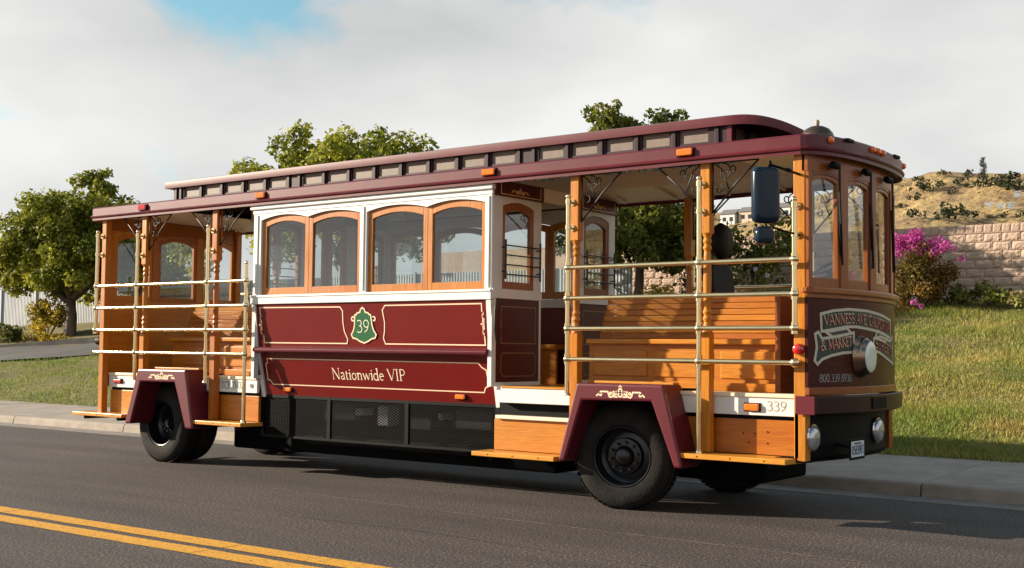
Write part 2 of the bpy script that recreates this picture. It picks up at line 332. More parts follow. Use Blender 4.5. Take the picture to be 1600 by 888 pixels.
# ================================================================== SETTING
def asphalt():
    m = bpy.data.materials.new('asphalt'); m.use_nodes = True; t = m.node_tree; b = t.nodes['Principled BSDF']; b.inputs['Roughness'].default_value = .85
    c = t.nodes.new('ShaderNodeTexCoord')
    def nz(s, d=4, st=None):
        n = t.nodes.new('ShaderNodeTexNoise'); n.inputs['Scale'].default_value = s; n.inputs['Detail'].default_value = d
        if st:
            mm = t.nodes.new('ShaderNodeMapping'); mm.inputs['Scale'].default_value = st; t.links.new(c.outputs['Object'], mm.inputs[0]); t.links.new(mm.outputs[0], n.inputs['Vector'])
        else: t.links.new(c.outputs['Object'], n.inputs['Vector'])
        return n
    f = nz(48, 2); r = t.nodes.new('ShaderNodeValToRGB'); e = r.color_ramp.elements
    e[0].position = .30; e[0].color = (.012, .0105, .010, 1); e[1].position = .72; e[1].color = (.20, .150, .127, 1); q = e.new(.52); q.color = (.036, .027, .0242, 1)
    t.links.new(f.outputs['Fac'], r.inputs[0])
    g = nz(.9, 5, (.25, 1.6, 1)); rg = t.nodes.new('ShaderNodeMapRange'); rg.inputs[1].default_value = .3; rg.inputs[2].default_value = .7; rg.inputs[3].default_value = .62; rg.inputs[4].default_value = 1.38
    t.links.new(g.outputs['Fac'], rg.inputs[0])
    mx = t.nodes.new('ShaderNodeMix'); mx.data_type = 'RGBA'; mx.blend_type = 'MULTIPLY'; mx.inputs[0].default_value = 1
    t.links.new(r.outputs[0], mx.inputs[6]); t.links.new(rg.outputs[0], mx.inputs[7]); t.links.new(mx.outputs[2], b.inputs['Base Color'])
    bp = t.nodes.new('ShaderNodeBump'); bp.inputs['Strength'].default_value = .7; bp.inputs['Distance'].default_value = .008; t.links.new(f.outputs['Fac'], bp.inputs['Height']); t.links.new(bp.outputs[0], b.inputs['Normal'])
    return m
ASPH = asphalt()
CONC = mat('concrete', (.25, .21, .17), .85, col2=(.34, .29, .24), nscale=3, bump=.15, bscale=70, detail=9)
GUTT = mat('gutter_concrete', (.24, .21, .18), .85, col2=(.16, .14, .12), nscale=2.5, detail=9)
YEL = mat('yellow_road_paint', (.70, .34, .026), .7, col2=(.58, .27, .02), nscale=14, bump=.3, bscale=90, detail=8)
LAWN = mat('lawn_soil', (.085, .085, .018), .95, col2=(.17, .13, .045), nscale=.8, detail=10, bump=.5, bscale=20)
EARTH = mat('ground_earth', (.13, .115, .05), .95, col2=(.19, .15, .08), nscale=.05, detail=10)
def zt(y): return interp(y, [-500, 5.55, 19.2, 22, 500], [.19, .21, .21+.193*13.65, 2.9, 2.9])
struct(MB().box(-1500, 1500, -1500, 1500, -.6, -.06).build('ground', EARTH))
struct(MB().add([(-140,-13,0),(60,-13,0),(60,2.66,0),(-140,2.66,0)], [(0,1,2,3)]).build('road', ASPH))
for y0, y1 in ((-3.74, -3.53), (-4.05, -3.84)):
    mb = MB(); xs = lin(-60, 30, 361)
    e0 = [y0+random.uniform(-.006, .006) for _ in xs]; e1 = [y1+random.uniform(-.006, .006) for _ in xs]
    for i in range(len(xs)-1):
        j = 0 if i % 12 else .012
        mb.add([(xs[i]+j,e0[i],.004),(xs[i+1],e0[i+1],.004),(xs[i+1],e1[i+1],.004),(xs[i]+j,e1[i],.004)], [(0,1,2,3)])
    struct(mb.build('lane_marking', YEL))
struct(MB().yz([(2.60,-.02),(2.60,.006),(2.93,.018),(2.95,-.02)], -140, 60).build('gutter', GUTT))
t = YEL.node_tree; b = t.nodes['Principled BSDF']; src = b.inputs['Base Color'].links[0].from_socket; c = t.nodes.new('ShaderNodeTexCoord'); n_ = t.nodes.new('ShaderNodeTexNoise'); n_.inputs['Scale'].default_value = 38; n_.inputs['Detail'].default_value = 6
t.links.new(c.outputs['Object'], n_.inputs['Vector']); r = t.nodes.new('ShaderNodeValToRGB'); r.color_ramp.elements[0].position = .60; r.color_ramp.elements[1].position = .66; t.links.new(n_.outputs['Fac'], r.inputs[0])
mx = t.nodes.new('ShaderNodeMix'); mx.data_type = 'RGBA'; t.links.new(r.outputs[0], mx.inputs[0]); t.links.new(src, mx.inputs[6]); mx.inputs[7].default_value = (.10, .075, .05, 1); t.links.new(mx.outputs[2], b.inputs['Base Color'])
# hairline cracks and a pale scrape in the carriageway
def road_line(name, pts, wd, m_, seed):
    r_ = random.Random(seed); q = []
    for (x0, y0), (x1, y1) in zip(pts[:-1], pts[1:]):
        n_ = max(2, int(abs(x1-x0)/.12))
        for k in range(n_): q.append((x0+(x1-x0)*k/n_, y0+(y1-y0)*k/n_+r_.uniform(-.018, .018)))
    q.append(pts[-1]); w_ = [wd*r_.uniform(.3, 1.2) for _ in q]; m2 = MB()
    for i in range(len(q)-1): m2.add([(q[i][0], q[i][1]-w_[i]/2, .003), (q[i+1][0], q[i+1][1]-w_[i+1]/2, .003), (q[i+1][0], q[i+1][1]+w_[i+1]/2, .003), (q[i][0], q[i][1]+w_[i]/2, .003)], [(0,1,2,3)])
    struct(m2.build(name, m_))
road_line('road_scrape', [(-5.6,-.90),(-4.3,-1.02),(-2.9,-1.10),(-1.2,-1.16),(1.0,-1.20)], .022, mat('pale_scrape', (.17, .13, .10), .9), 1)
road_line('road_crack', [(-9.5,-2.2),(-7.6,-2.05),(-5.0,-2.3),(-2.5,-2.15),(.6,-2.4)], .010, mat('crack_dark', (.012, .010, .010), .95), 2)
road_line('road_crack', [(-22,-1.6),(-16,-1.3),(-12,-1.5)], .012, MATS['crack_dark'], 3)
# monolithic kerb and pavement slabs with joints every 3.41 m
swk = struct(MB().box(-140, 60, 3.05, 5.5, -.3, .10).build('sidewalk', CONC))
prof = [(2.93,-.05),(2.955,.10),(2.965,.135),(2.99,.152),(3.03,.156),(5.55,.21),(5.55,-.05)]
s0 = MB(); s0.yz(prof, -3.41+.008, -.008)
slab_me = None
for k in range(-5, 16):
    if slab_me is None:
        o = s0.build('slab', CONC, swk, bevel=.008); slab_me = o.data
    else:
        o = bpy.data.objects.new('slab', slab_me); COL.objects.link(o); o.parent = swk
        b = o.modifiers.new('bevel', 'BEVEL'); b.width = .008; b.segments = 2; b.limit_method = 'ANGLE'
    o.location = (-.03-3.41*k, 0, random.uniform(-.002, .002))
# lawn bank: gentle slope up to the block wall
def lawn_z(x, y):
    return zt(y)+.05*math.sin(x*.7+y*.4)*min(1, max(0, (y-5.6)/2))*.6+.03*math.sin(x*1.9-y*1.3)*min(1, max(0, (y-5.6)/2))
near_edge = lambda x: interp(x, [-60,-40,-36,-28.9,-26.5,-20,-10,10], [-3,2.6,4.7,9.4,11.1,14,16.5,19.2])
far_edge = lambda x: interp(x, [-60,-46,-40,-32,-29,-22,-10], [2,3.0,6.6,11.3,12.8,16,19.2])
xs = lin(-90, 30, 241); ys = [5.5, 5.55]+lin(5.9, 21, 52)
v = [(x, y, lawn_z(x, y)-(.05 if near_edge(x)-.1 < y < far_edge(x)+.1 and x < -18 else 0)) for x in xs for y in ys]; n = len(ys)
f = [(i*n+j, (i+1)*n+j, (i+1)*n+j+1, i*n+j+1) for i in range(len(xs)-1) for j in range(n-1)]
o = struct(link('lawn', v, f, LAWN)); [setattr(p, 'use_smooth', True) for p in o.data.polygons]
# side drive curving up behind the trolley
mb = MB(); xs = lin(-46, -17, 60)
for i in range(59):
    a, b = xs[i], xs[i+1]
    q = []
    for x, fn in ((a, near_edge), (b, near_edge), (b+1.0, far_edge), (a+1.0, far_edge)):
        q.append((x if fn is near_edge else x-1.0, fn(x if fn is near_edge else x-1.0), lawn_z(x, fn(x if fn is near_edge else x-1.0))+.02))
    mb.add(q, [(0,1,2,3)])
struct(mb.build('side_drive', mat('drive_asphalt', (.075,.07,.068), .85, col2=(.10,.095,.09), nscale=1.5)))
mb = MB(); xs = lin(-44, -20, 50)
mb.band(xs, lambda x: zt(far_edge(x))-.05, lambda x: zt(far_edge(x))+.15, lambda u, z, t: (u-t*.5, far_edge(u)+t, z), .16)
struct(mb.build('drive_kerb', CONC))

# grass: real blades, one uncountable mass
def grass(n, x0, x1, y0, y1, test, h0, h1):
    x = RNG.uniform(x0, x1, n); y = RNG.uniform(y0, y1, n)
    k = np.array([test(a, b) for a, b in zip(x, y)]); x = x[k]; y = y[k]; m = len(x)
    z = np.array([lawn_z(a, b) for a, b in zip(x, y)])
    an = RNG.uniform(0, 2*PI, m); wd = RNG.uniform(.006, .013, m); h = RNG.uniform(h0, h1, m)*(1+.5*np.sin(x*1.3+y*2.1)*np.sin(y*.9-x*.6)); ln = RNG.normal(0, .45, (m, 2))*h[:, None]
    a = np.stack([x-np.cos(an)*wd, y-np.sin(an)*wd, z-.01], 1); b = np.stack([x+np.cos(an)*wd, y+np.sin(an)*wd, z-.01], 1); c = np.stack([x+ln[:,0], y+ln[:,1], z+h], 1)
    return np.stack([a, b, c], 1).reshape(-1, 3)
GR = mat('grass_blades', (.17, .225, .024), .6, col2=(.40, .32, .085), nscale=.7, detail=8, lo=.38, hi=.66, trans=.35, island=.35)
GL = mat('grass_blades_green', (.14, .21, .018), .6, col2=(.26, .27, .04), nscale=.7, detail=8, lo=.4, hi=.7, trans=.35, island=.35)
def grass_obj(V, m, label):
    o = link('grass', V.tolist(), [(3*i, 3*i+1, 3*i+2) for i in range(len(V)//3)], m); o['kind'] = 'stuff'; tag(o, label, 'grass'); return o
grass_obj(np.concatenate([grass(120000, -9, 3.5, 5.5, 12, lambda a, b: True, .03, .07), grass(60000, -12, 3.5, 12, 18.5, lambda a, b: True, .04, .10)]), GR, 'short drying grass covering the bank below the block wall')
grass_obj(grass(110000, -44, -9, 5.5, 16, lambda a, b: b < near_edge(a)-.05 or a > -18, .03, .075), GL, 'short green lawn between pavement and side drive at left')

# far hill with dry grass, ridge and bushes
def hill_z(x, y):
    base = interp(y, [19, 24, 60, 235, 275, 320, 370, 420, 600], [2.9, 3.2, 6.5, 21.5, 28.5, 42, 57.5, 60, 40])
    fx = interp(x, [-700,-400,-260,-225,-190,-165,-147,-128,-90,0,200,600], [.12,.16,.45,.80,.88,.88,.93,.995,1.0,.97,.8,.5])
    g = min(1, max(0, (y-40)/200))
    n_ = (math.sin(x*.071+y*.013)*1.3+math.sin(x*.16-y*.05+1)*.7+math.sin(x*.33+y*.11)*.4+math.sin(x*.05+y*.09)*1.1)*g
    gully = -2.2*math.exp(-((x+112+(y-300)*.18)/7)**2)*g
    return 2.9+(base-2.9)*(fx if y > 60 else 1+(fx-1)*(y-19)/41)+n_*.8+gully
xs = lin(-520, 330, 200); ys = [18.95, 19.3]+lin(21, 60, 14)+lin(66, 430, 90)+lin(450, 650, 8); n = len(ys)
v = [(x, y, hill_z(x, y)) for x in xs for y in ys]; f = [(i*n+j, (i+1)*n+j, (i+1)*n+j+1, i*n+j+1) for i in range(len(xs)-1) for j in range(n-1)]
HILL = mat('dry_hill_grass', (.17, .10, .05), .95, col2=(.40, .28, .11), nscale=.12, stretch=(1, .55, 1), detail=15, lo=.34, hi=.62, bump=1.0, bscale=.35, bdist=1.1)
o = struct(link('hill', v, f, HILL)); [setattr(p, 'use_smooth', True) for p in o.data.polygons]
# rising ground on the other side of the road, behind the viewer
xs = lin(-400, 300, 60); ys = lin(-400, -40, 20)
v = [(x, y, -.1+15*(1-math.exp(-((-40-y)/150)**2))*(.6+.4*math.sin(x*.023+1)+.2*math.sin(x*.09))) for x in xs for y in ys]; n = len(ys)
struct(link('opposite_hill', v, [(i*n+j, (i+1)*n+j, (i+1)*n+j+1, i*n+j+1) for i in range(59) for j in range(n-1)], mat('hazed_dry_hill', (.40, .34, .27), .95, col2=(.24, .20, .14), nscale=.06, detail=12)))  # haze is put into the pale colour; outline shaped for the window reflections
struct(MB().add([(-140,-15.5,.12),(60,-15.5,.12),(60,-13,.12),(-140,-13,.12)], [(0,1,2,3)]).build('opposite_pavement', CONC))

# ================================================================== TROLLEY
TB = thing('trolley_bus', 'red, white and varnished wood trolley bus with brass rails parked at the kerb', 'trolley bus', (-5.1, 1.17, 0))
YF = 2.35                                              # far side plane
def near(u, z, t): return (u, t, z)
def far(u, z, t): return (u, YF-t, z)
def ys_(z): return interp(z, [.4, .92, 1.43, 1.50, 2.0, 2.1, 4], [.21, .19, .08, .05, .0, 0, 0])
def skin(u, z, t): return (u, ys_(z)+t, z)
def skinf(u, z, t): return (u, YF-ys_(z)-t, z)
def xb(y): return .17*(1-abs((y-1.05)/1.05)**2.2) if 0 <= y <= 2.1 else 0.0
def front(u, z, t): return (xb(u)+.012-t, u, z)
const = lambda c: (lambda u: c)

# ---- chassis, floor
MB().box(-10.0, -.12, .30, YF-.25, 1.02, 1.10).build('floor', WX, TB)
ch = MB().box(-9.9, -.3, .75, .95, .62, .95); ch.box(-9.9, -.3, 1.4, 1.6, .62, .95); ch.box(-6.9, -3.4, .45, 1.9, .50, .56)
ch.box(-9.9, -.2, .34, 2.0, .93, 1.015); ch.box(-6.6, -5.9, .5, 1.9, .62, .9); ch.box(-3.45, -2.2, .35, 2.0, .6, .93); ch.box(-.2, -.06, .15, 1.95, .55, .95)
ch.build('chassis', UNDER, TB)
for ax_ in (-1.84, -8.77): MB().tube([(ax_, .2, .5), (ax_, 2.1, .5)], .08, 12).build('axle', UNDER, TB, smooth=True)
for bx, bz, sx, sz, mm in ((-6.2,.66,.5,.18,GREYM), (-5.35,.62,.16,.22,WHITE), (-4.9,.60,.35,.14,GREYM), (-4.2,.64,.5,.2,GREYM), (-5.7,.72,.10,.08,PLATEM), (-4.45,.72,.06,.07,PLATEM)):
    MB().box(bx, bx+sx, .42, .62, bz, bz+sz).build('equipment_box', mm, TB, bevel=.01)
MB().box(-6.85, -3.0, .62, 1.85, .22, .50).build('belly_shade_box', UNDER, TB, bevel=.03); MB().box(-8.15, -6.9, .70, 1.85, .20, .70).build('rear_shade_box', UNDER, TB, bevel=.03); MB().box(-1.7, -.75, .75, 1.75, .27, .62).build('front_shade_box', UNDER, TB, bevel=.04)  # added black boxes: hide the far wheels and block sun under the body
ft = MB().tube([(-6.5, .45, .42), (-4.0, .45, .42)], .07, 14).build('fuel_tank', BLACK, TB, smooth=2)

# ---- wheels
def wheel(cx, cy, sgn, steer=0, dual=False):
    """cy = outer face; sgn +1 for the near side (hub faces -y)"""
    def wl(prof, n=40):
        m_ = MB(); m_.lathe(prof, (0,0,0), 'y', n, caps=False)
        Rm = Matrix.Rotation(steer, 3, 'Z')
        m_.v = [tuple(Rm @ Vector((p[0], p[1]*sgn, p[2]))+Vector((cx, cy, .5))) for p in m_.v]; return m_
    tw = .27
    tp = [(.285,.02),(.30,.004),(.36,-.006),(.42,.002),(.462,.022),(.485,.05),(.497,.08),(.497,tw-.08),(.485,tw-.05),(.462,tw-.022),(.42,tw),(.30,tw-.01),(.285,tw-.02),(.285,.02)]
    ty = wl(tp)
    Rm = Matrix.Rotation(steer, 3, 'Z')
    T = ty.build('wheel', RUBBER, TB, smooth=2)
    if dual: wl([(r, h+.31) for r, h in tp]).build('inner_tyre', RUBBER, T, smooth=2)
    tr = MB()                                                     # tread blocks
    for k in range(56):
        a = 2*PI*k/56
        for h in ((.055,.10),(.112,.158),(.17,.215)):
            for dz in (0,):
                q = []
                for r in (.495, .506):
                    for aa, hh in ((a, h[0]), (a+.085, h[0]), (a+.085, h[1]), (a, h[1])):
                        p = Vector((r*math.cos(aa), (hh+dz)*sgn, r*math.sin(aa))); q.append(tuple(Rm @ p+Vector((cx, cy, .5-.006))))
                tr.add(q, [(4,5,6,7),(0,1,5,4),(1,2,6,5),(2,3,7,6),(3,0,4,7)])
    tr.build('tread', RUBBER, T)
    if dual: rp = [(.292,.016),(.284,.004),(.272,.010),(.268,.05),(.262,.17),(.235,.20),(.13,.205),(.12,.16),(.07,.15),(.06,.12),(.001,.12)]
    else: rp = [(.292,.016),(.284,.004),(.274,.006),(.262,.05),(.255,.13),(.22,.15),(.175,.14),(.165,.085),(.10,.075),(.085,.03),(.06,.01),(.001,.006)]
    wl(rp).build('rim', RIM, T, smooth=2)
    for k in range(10):
        a = 2*PI*k/10+.2; r = .135 if not dual else .10; h = .055 if not dual else .15
        m_ = MB().lathe([(.001,-.028),(.014,-.028),(.014,.02)], (0,0,0), 'y', 8)
        m_.v = [tuple(Rm @ Vector((p[0]+r*math.cos(a), (p[1]+h)*sgn, p[2]+r*math.sin(a)))+Vector((cx, cy, .5))) for p in m_.v]
        m_.build('lug_nut', RIM if dual else NUT, T)
wheel(-1.87, .06, 1, steer=math.radians(11)); wheel(-8.86, .09, 1, dual=True); wheel(-1.84, 2.32, -1, steer=math.radians(11)); wheel(-8.77, 2.30, -1, dual=True)

# ---- fenders
def fender(pts, mir=False):
    m_ = MB()
    if mir: m_.prism(pts, lambda u, v, k: (u, YF+.12 if k else YF-.15, v))
    else: m_.xz(pts, -.20, .14)
    F_ = m_.build('fender', MAROON, TB, bevel=.022)
    if not mir:
        xl, xr = pts[1][0], pts[2][0]; zt_ = pts[1][1]
        orn = MB(); ornament(orn, (xl+xr)/2+.02, zt_-.10, .27, lambda u, v, t: (u, -.201+t, v), wd=.016); orn.build('scroll_ornament', PALEGOLD, F_)
        MB().box(xl+.06, xr-.02, .02, .13, zt_+.0, zt_+.022).build('fender_trim', WLX, F_, bevel=.004)
    return F_
FF = [(x_+.042, z_+.003) for x_, z_ in [(-2.467,.445),(-2.257,1.185),(-1.32,1.19),(-1.126,.455),(-1.211,.455),(-1.446,1.035),(-2.192,1.025),(-2.385,.445)]]
FR = [(x_+.10, z_+.006) for x_, z_ in [(-9.314,.49),(-9.067,1.197),(-8.108,1.20),(-7.95,.481),(-8.09,.478),(-8.32,1.04),(-8.997,1.035),(-9.19,.495)]]
fender(FF); fender(FR); fender(FF, True); fender(FR, True)
# inner wheel wells (dark)
for a, b in ((-2.42,-1.24),(-9.25,-8.08)):
    MB().box(a, b, .15, .45, .95, 1.15).box(a, b, .42, .45, .55, .95).build('wheel_well', UNDER, TB)

# ---- skirts, lower panels and step boards
def lower(x0, x1, skirt=True):
    MB().box(x0, x1, .13, .17, .60, .905).build('lower_panel', WX, TB, bevel=.004)
    MB().box(x0, x1, .15, .18, .90, .945).build('shadow_gap', BLACK, TB)
    if skirt:
        MB().box(x0, x1, .10, .14, .942, 1.10).build('skirt', WHITE, TB, bevel=.004)
        MB().box(x0, x1, .085, .33, 1.10, 1.135).build('skirt_cap', CREAM, TB, bevel=.006)
lower(-1.28, -.115); lower(-10.0, -9.20); lower(-8.13, -7.03)
for x0, x1, z in ((-1.17,-.10,.595), (-10.42,-9.30,.605), (-8.02,-6.98,.595), (-3.50,-2.47,.475)):
    b_ = MB().xy([(x0,-.17),(x1-.02,-.17),(x1+.02,.14),(x0,.14)], z-.045, z).build('step_board', WLX, TB, bevel=.006)
    for k in range(3): MB().lathe([(.006,-.003),(.006,.0)], (x0+(x1-x0)*(.2+.3*k), -.1705, z-.022), 'y', 6).build('screw', BLACK, b_)
    for k in (.15, .8): MB().box(x0+(x1-x0)*k, x0+(x1-x0)*k+.06, -.1, .5, z-.09, z-.045).build('step_bracket', BLACK, b_)
for x0, x1 in ((-1.2,-.12),): 
    for k, (sx, sz) in enumerate(((.55,.78),(.66,.78),(.60,.70),(.78,.70),(.78,.80))): MB().lathe([(.007,-.004),(.007,.0)], (x0+sx, .129, sz), 'y', 8).build('bolt', BLACK, TB)
# entry steps
MB().box(-3.42, -2.50, .10, .14, .48, .79).build('entry_panel', WLX, TB, bevel=.004)
MB().box(-3.40, -2.48, .16, .50, .78, .97).build('step_recess', BLACK, TB)
MB().box(-3.38, -2.47, .06, .34, .795, .832).build('step_nosing', CREAM, TB, bevel=.006)
MB().box(-3.36, -2.45, .05, .30, .96, 1.112).build('entry_sill', WHITE, TB, bevel=.006)
MB().box(-3.30, -2.45, .04, .34, 1.112, 1.128).build('entry_tread', WLX, TB)

# ---- posts
PW = .045
def post(cx, y, turned=True, z0=.60, top=3.22, m_=WZ):
    mb = MB()
    if not turned: mb.box(cx-PW, cx+PW, y, y+2*PW, z0, top)
    else:
        mb.box(cx-PW, cx+PW, y, y+2*PW, z0, 1.66); mb.box(cx-PW, cx+PW, y, y+2*PW, 2.56, top)
        pr = [(.050,1.66),(.036,1.72),(.030,1.76),(.040,1.79),(.030,1.82),(.040,1.85),(.029,1.88),(.033,1.95),(.037,2.15),(.032,2.36),(.028,2.40),(.040,2.43),(.029,2.46),(.040,2.49),(.030,2.52),(.050,2.57)]
        mb.lathe(pr, (cx, y+PW, 0), 'z', 14)
    return mb.build('post', m_, TB, bevel=.006 if not turned else .004)
POSTS = [-10.05, -9.175, -7.755, -2.385, -.965]
for x in POSTS:
    post(x, 0, turned=x not in (-10.05,)); post(x, YF-2*PW, turned=x not in (-10.05,))
fp = MB().box(-.117, -.012, 0, .10, .575, 3.22).build('corner_post', WZ, TB, bevel=.006); MB().box(-.117, -.012, 2.0, 2.10, .575, 3.22).build('corner_post', WDZ, TB, bevel=.006)

# ---- brass rails and stanchions
RZ = [2.29, 1.995, 1.703, 1.41]; PY = -.075
def rails(x0, x1, py, zs):
    for z in zs: MB().tube([(x0, py, z), (x1, py, z)], .022, 12).build('brass_rail', BRASS, TB, smooth=2)
def stanchion(x, z0, z1, py, zs, post_x=None, d=1):
    p = MB().tube([(x, py, z0), (x, py, z1)], .0235, 12); p.ball((x, py, z1), .028)
    S_ = p.build('stanchion', BRASS, TB, smooth=2)
    for z in zs:
        j = MB(); j.ball((x, py, z), .040, 12); j.lathe([(.031,-.05),(.031,.05)], (x, py, z), 'z', 12); j.build('rail_joint', BRASS, S_, smooth=2)
    if post_x is not None:
        for z in (z1-.05, z1-.30):
            if z > 2.35:
                j = MB(); j.lathe([(.030,-.02),(.030,.02)], (x, py, z), 'z', 12); j.tube([(x, py, z), (x, py+.07*d, z)], .014, 8); j.lathe([(.034,0),(.034,.012)], (x, py+(.064 if d > 0 else -.076), z), 'y', 12); j.build('clamp', BRASS, S_, smooth=2)
    f_ = MB().lathe([(.036,0),(.036,.012),(.026,.03)], (x, py, z0), 'z', 12).build('flange', BRASS, S_, smooth=2)
rails(-2.40, -.075, PY, RZ); rails(-10.10, -7.07, PY, RZ)
stanchion(-.075, 1.70, 2.80, PY, RZ[:3], 0); stanchion(-.985, .595, 3.05, PY, RZ, 0); stanchion(-2.405, 1.06, 2.98, PY, RZ, 0)
MB().tube([(-.075, PY, 1.41), (-.07, .0, 1.41)], .026, 10).ball((-.075, PY, 1.41), .042, 12).build('rail_elbow', BRASS, TB, smooth=2)
MB().tube([(-.075, PY, 1.70), (-.07, .0, 1.68)], .024, 10).build('rail_elbow', BRASS, TB, smooth=2)
stanchion(-10.08, 1.70, 3.02, PY, RZ[:3], 0); stanchion(-9.20, 1.05, 2.98, PY, RZ, 0); stanchion(-7.78, 1.05, 2.98, PY, RZ, 0); stanchion(-7.06, .595, 2.50, PY, RZ)
fy = YF+.075
rails(-2.40, -.10, fy, [2.20]); rails(-10.10, -7.07, fy, RZ[:2])
stanchion(-.985, .6, 3.0, fy, [2.20], 0, -1); stanchion(-2.405, .6, 2.5, fy, [2.20]); stanchion(-7.3, .6, 2.6, fy, RZ[:1])

# ---- wrought iron brackets
def bracket(cx, y, d, L=.46, H=.46, parent=TB):
    """triangular scrolled bracket from post face outward along x (d = +-1)"""
    mb = MB(); x0 = cx+d*PW; zt_ = 3.205; r = .0075
    X = lambda a: x0+d*a
    mb.tube([(X(.01), y, zt_-H), (X(.01), y, zt_-.01)], r, 6); mb.tube([(X(0), y, zt_-.01), (X(L), y, zt_-.01)], r, 6)
    mb.tube([(X(.01), y, zt_-H), (X(L*.55), y, zt_-H*.42), (X(L), y, zt_-.01)], .009, 6)
    for c in (spiral(.12, -.10, .085, .015, 100, -260, 16), spiral(.20, -.07, .055, .012, 200, 520, 14), spiral(.07, -.25, .045, .01, 60, -260, 12)):
        mb.tube([(X(a), y, zt_+b) for a, b in c], .0065, 6)
    mb.tube([(X(.03), y, zt_-.02), (X(.10), y, zt_-.07), (X(.14), y, zt_-.17), (X(.17), y, zt_-.26)], .0065, 6)
    mb.build('iron_bracket', IRON, parent, smooth=True)
for x, ds in ((-9.175,(-1,1)), (-7.755,(-1,1)), (-2.385,(1,)), (-.965,(-1,1))):
    for d in ds: bracket(x, PW, d); bracket(x, YF-PW, d)
bracket(-.065, YF-.30, -1)

# ---- windows
def arch(u0, u1, zs, rise): return lambda u: zs+rise*(1-((2*u-u0-u1)/(u1-u0))**2)
def sash(u0, u1, zb, zs, rise, mp, stile=.062, bot=.085, top=.045, th=.045, fm=WLZ, off=.03, parent=TB, name='window'):
    m2 = lambda u, z, t: mp(u, z, t+off)
    ao = arch(u0, u1, zs, rise); ai = lambda u: arch(u0+stile, u1-stile, zs-top-.03, rise+.005)(u)
    mb = MB()
    mb.band([u0, u0+stile*.5, u0+stile], const(zb), ao, m2, th); mb.band([u1-stile, u1-stile*.5, u1], const(zb), ao, m2, th)
    us = lin(u0+stile, u1-stile, 17)
    mb.band(us, const(zb), const(zb+bot), m2, th-.002); mb.band(us, ai, ao, m2, th-.002)
    W_ = mb.build(name, fm, parent, bevel=.003)
    MB().band(us, const(zb+bot-.005), lambda u: ai(u)+.005, lambda u, z, t: mp(u, z, t+off+.02), .005).build('pane', GLASS, W_)
    return W_
def spandrel(u0, u1, zs, rise, ztop, mp, m_, parent, th=.05, name='header'):
    us = lin(u0, u1, 17); return MB().band(us, arch(u0, u1, zs, rise), const(ztop), mp, th).build(name, m_, parent)

def cabin_side(mp, sk, s, full=True):
    X0, X1 = -7.03, -3.40
    # red panels, ledge
    MB().band([X0+.06, X1-.05], const(1.49), const(2.005), lambda u, z, t: sk(u, z, t+.004), .03).build('upper_panel', RED, TB)
    lp = MB()
    lp.band([X0+.08, X1-.07], const(.915), const(1.44), lambda u, z, t: sk(u, z, t+.004), .03); lp.build('side_panel', RED, TB)
    pr = [(-.035,1.445),(-.040,1.475),(-.015,1.497),(.06,1.505),(.06,1.425),(.02,1.425)]
    y_ = lambda a: a if s > 0 else YF-a
    MB().prism([(y_(a), b) for a, b in pr], lambda u, v, k: (X1-.03 if k else X0+.06, u, v)).build('ledge', MAROON, TB, bevel=.006)
    for a, b in ((X0, X0+.065), (X1-.06, X1)):
        zs_ = lin(.90, 2.02, 12)
        poly = [(y_(ys_(z)-.012), z) for z in zs_]+[(y_(ys_(z)+.06), z) for z in reversed(zs_)]
        MB().prism(poly, lambda u, v, k: (b if k else a, u, v)).build('corner_trim', WHITE, TB)
    MB().band([X0-.015, X1+.012], const(2.005), const(2.095), lambda u, z, t: mp(u, z, t-.022), .08).build('belt_rail', WHITE, TB, bevel=.006)
    MB().band([X0-.015, X1+.012], const(2.085), const(2.112), lambda u, z, t: mp(u, z, t-.032), .03).build('belt_cap', WHITE, TB, bevel=.005)
    for a, b in ((X0, -6.90), (-5.265, -5.165), (-3.49, X1)):
        P_ = MB().band([a, b], const(2.11), const(3.09), mp, .07).build('pilaster', WHITE, TB, bevel=.004)
        MB().band([(a+b)/2-.018, (a+b)/2+.018], const(2.13), const(3.07), lambda u, z, t: mp(u, z, t-.012), .015).build('bead', WHITE, P_, bevel=.004)
    for u0, um, u1 in ((-6.90,-6.11,-5.265), (-5.165,-4.29,-3.49)):
        for a, b in ((u0, um), (um, u1)):
            spandrel(a, b, 3.008, .052, 3.09, mp, WHITE, TB)
            sash(a+.002, b-.002, 2.112, 3.003, .052, mp, fm=WLZ)
    MB().band([X0-.01, X1+.01], const(3.085), const(3.14), lambda u, z, t: mp(u, z, t-.008), .07).build('frieze', WHITE, TB, bevel=.004)
    MB().band([X0-.04, X1+.03], const(3.135), const(3.19), lambda u, z, t: mp(u, z, t-.035), .08).build('cornice', WHITE, TB, bevel=.012)
cabin_side(near, skin, 1); cabin_side(far, skinf, -1)
# painted decoration on the near side
sk2 = lambda u, z, t: skin(u, z, t+.003)
ln = MB()
ln.ribbon([(-6.86,1.64),(-6.852,1.549),(-5.482,1.545),(-5.469,1.593),(-5.515,1.68),(-5.531,1.78),(-5.526,1.909),(-5.566,1.956),(-6.904,1.964),(-6.90,1.88)], .013, sk2)
ln.ribbon([(-3.51,1.63),(-3.505,1.538),(-4.896,1.544),(-4.922,1.605),(-4.902,1.68),(-4.894,1.78),(-4.918,1.913),(-4.877,1.963),(-3.531,1.964),(-3.53,1.88)], .013, sk2)
ln.ribbon([(-6.86,1.36),(-3.634,1.352),(-3.601,1.31),(-3.544,1.282),(-3.529,1.118),(-3.581,1.098),(-3.605,1.049),(-6.818,1.055),(-6.85,1.10),(-6.895,1.109),(-6.891,1.299),(-6.86,1.31)], .012, sk2, closed=True)
ornament(ln, -6.89, 1.76, .125, sk2, rot=90, wd=.017); ornament(ln, -3.515, 1.755, .125, sk2, rot=90, wd=.017)
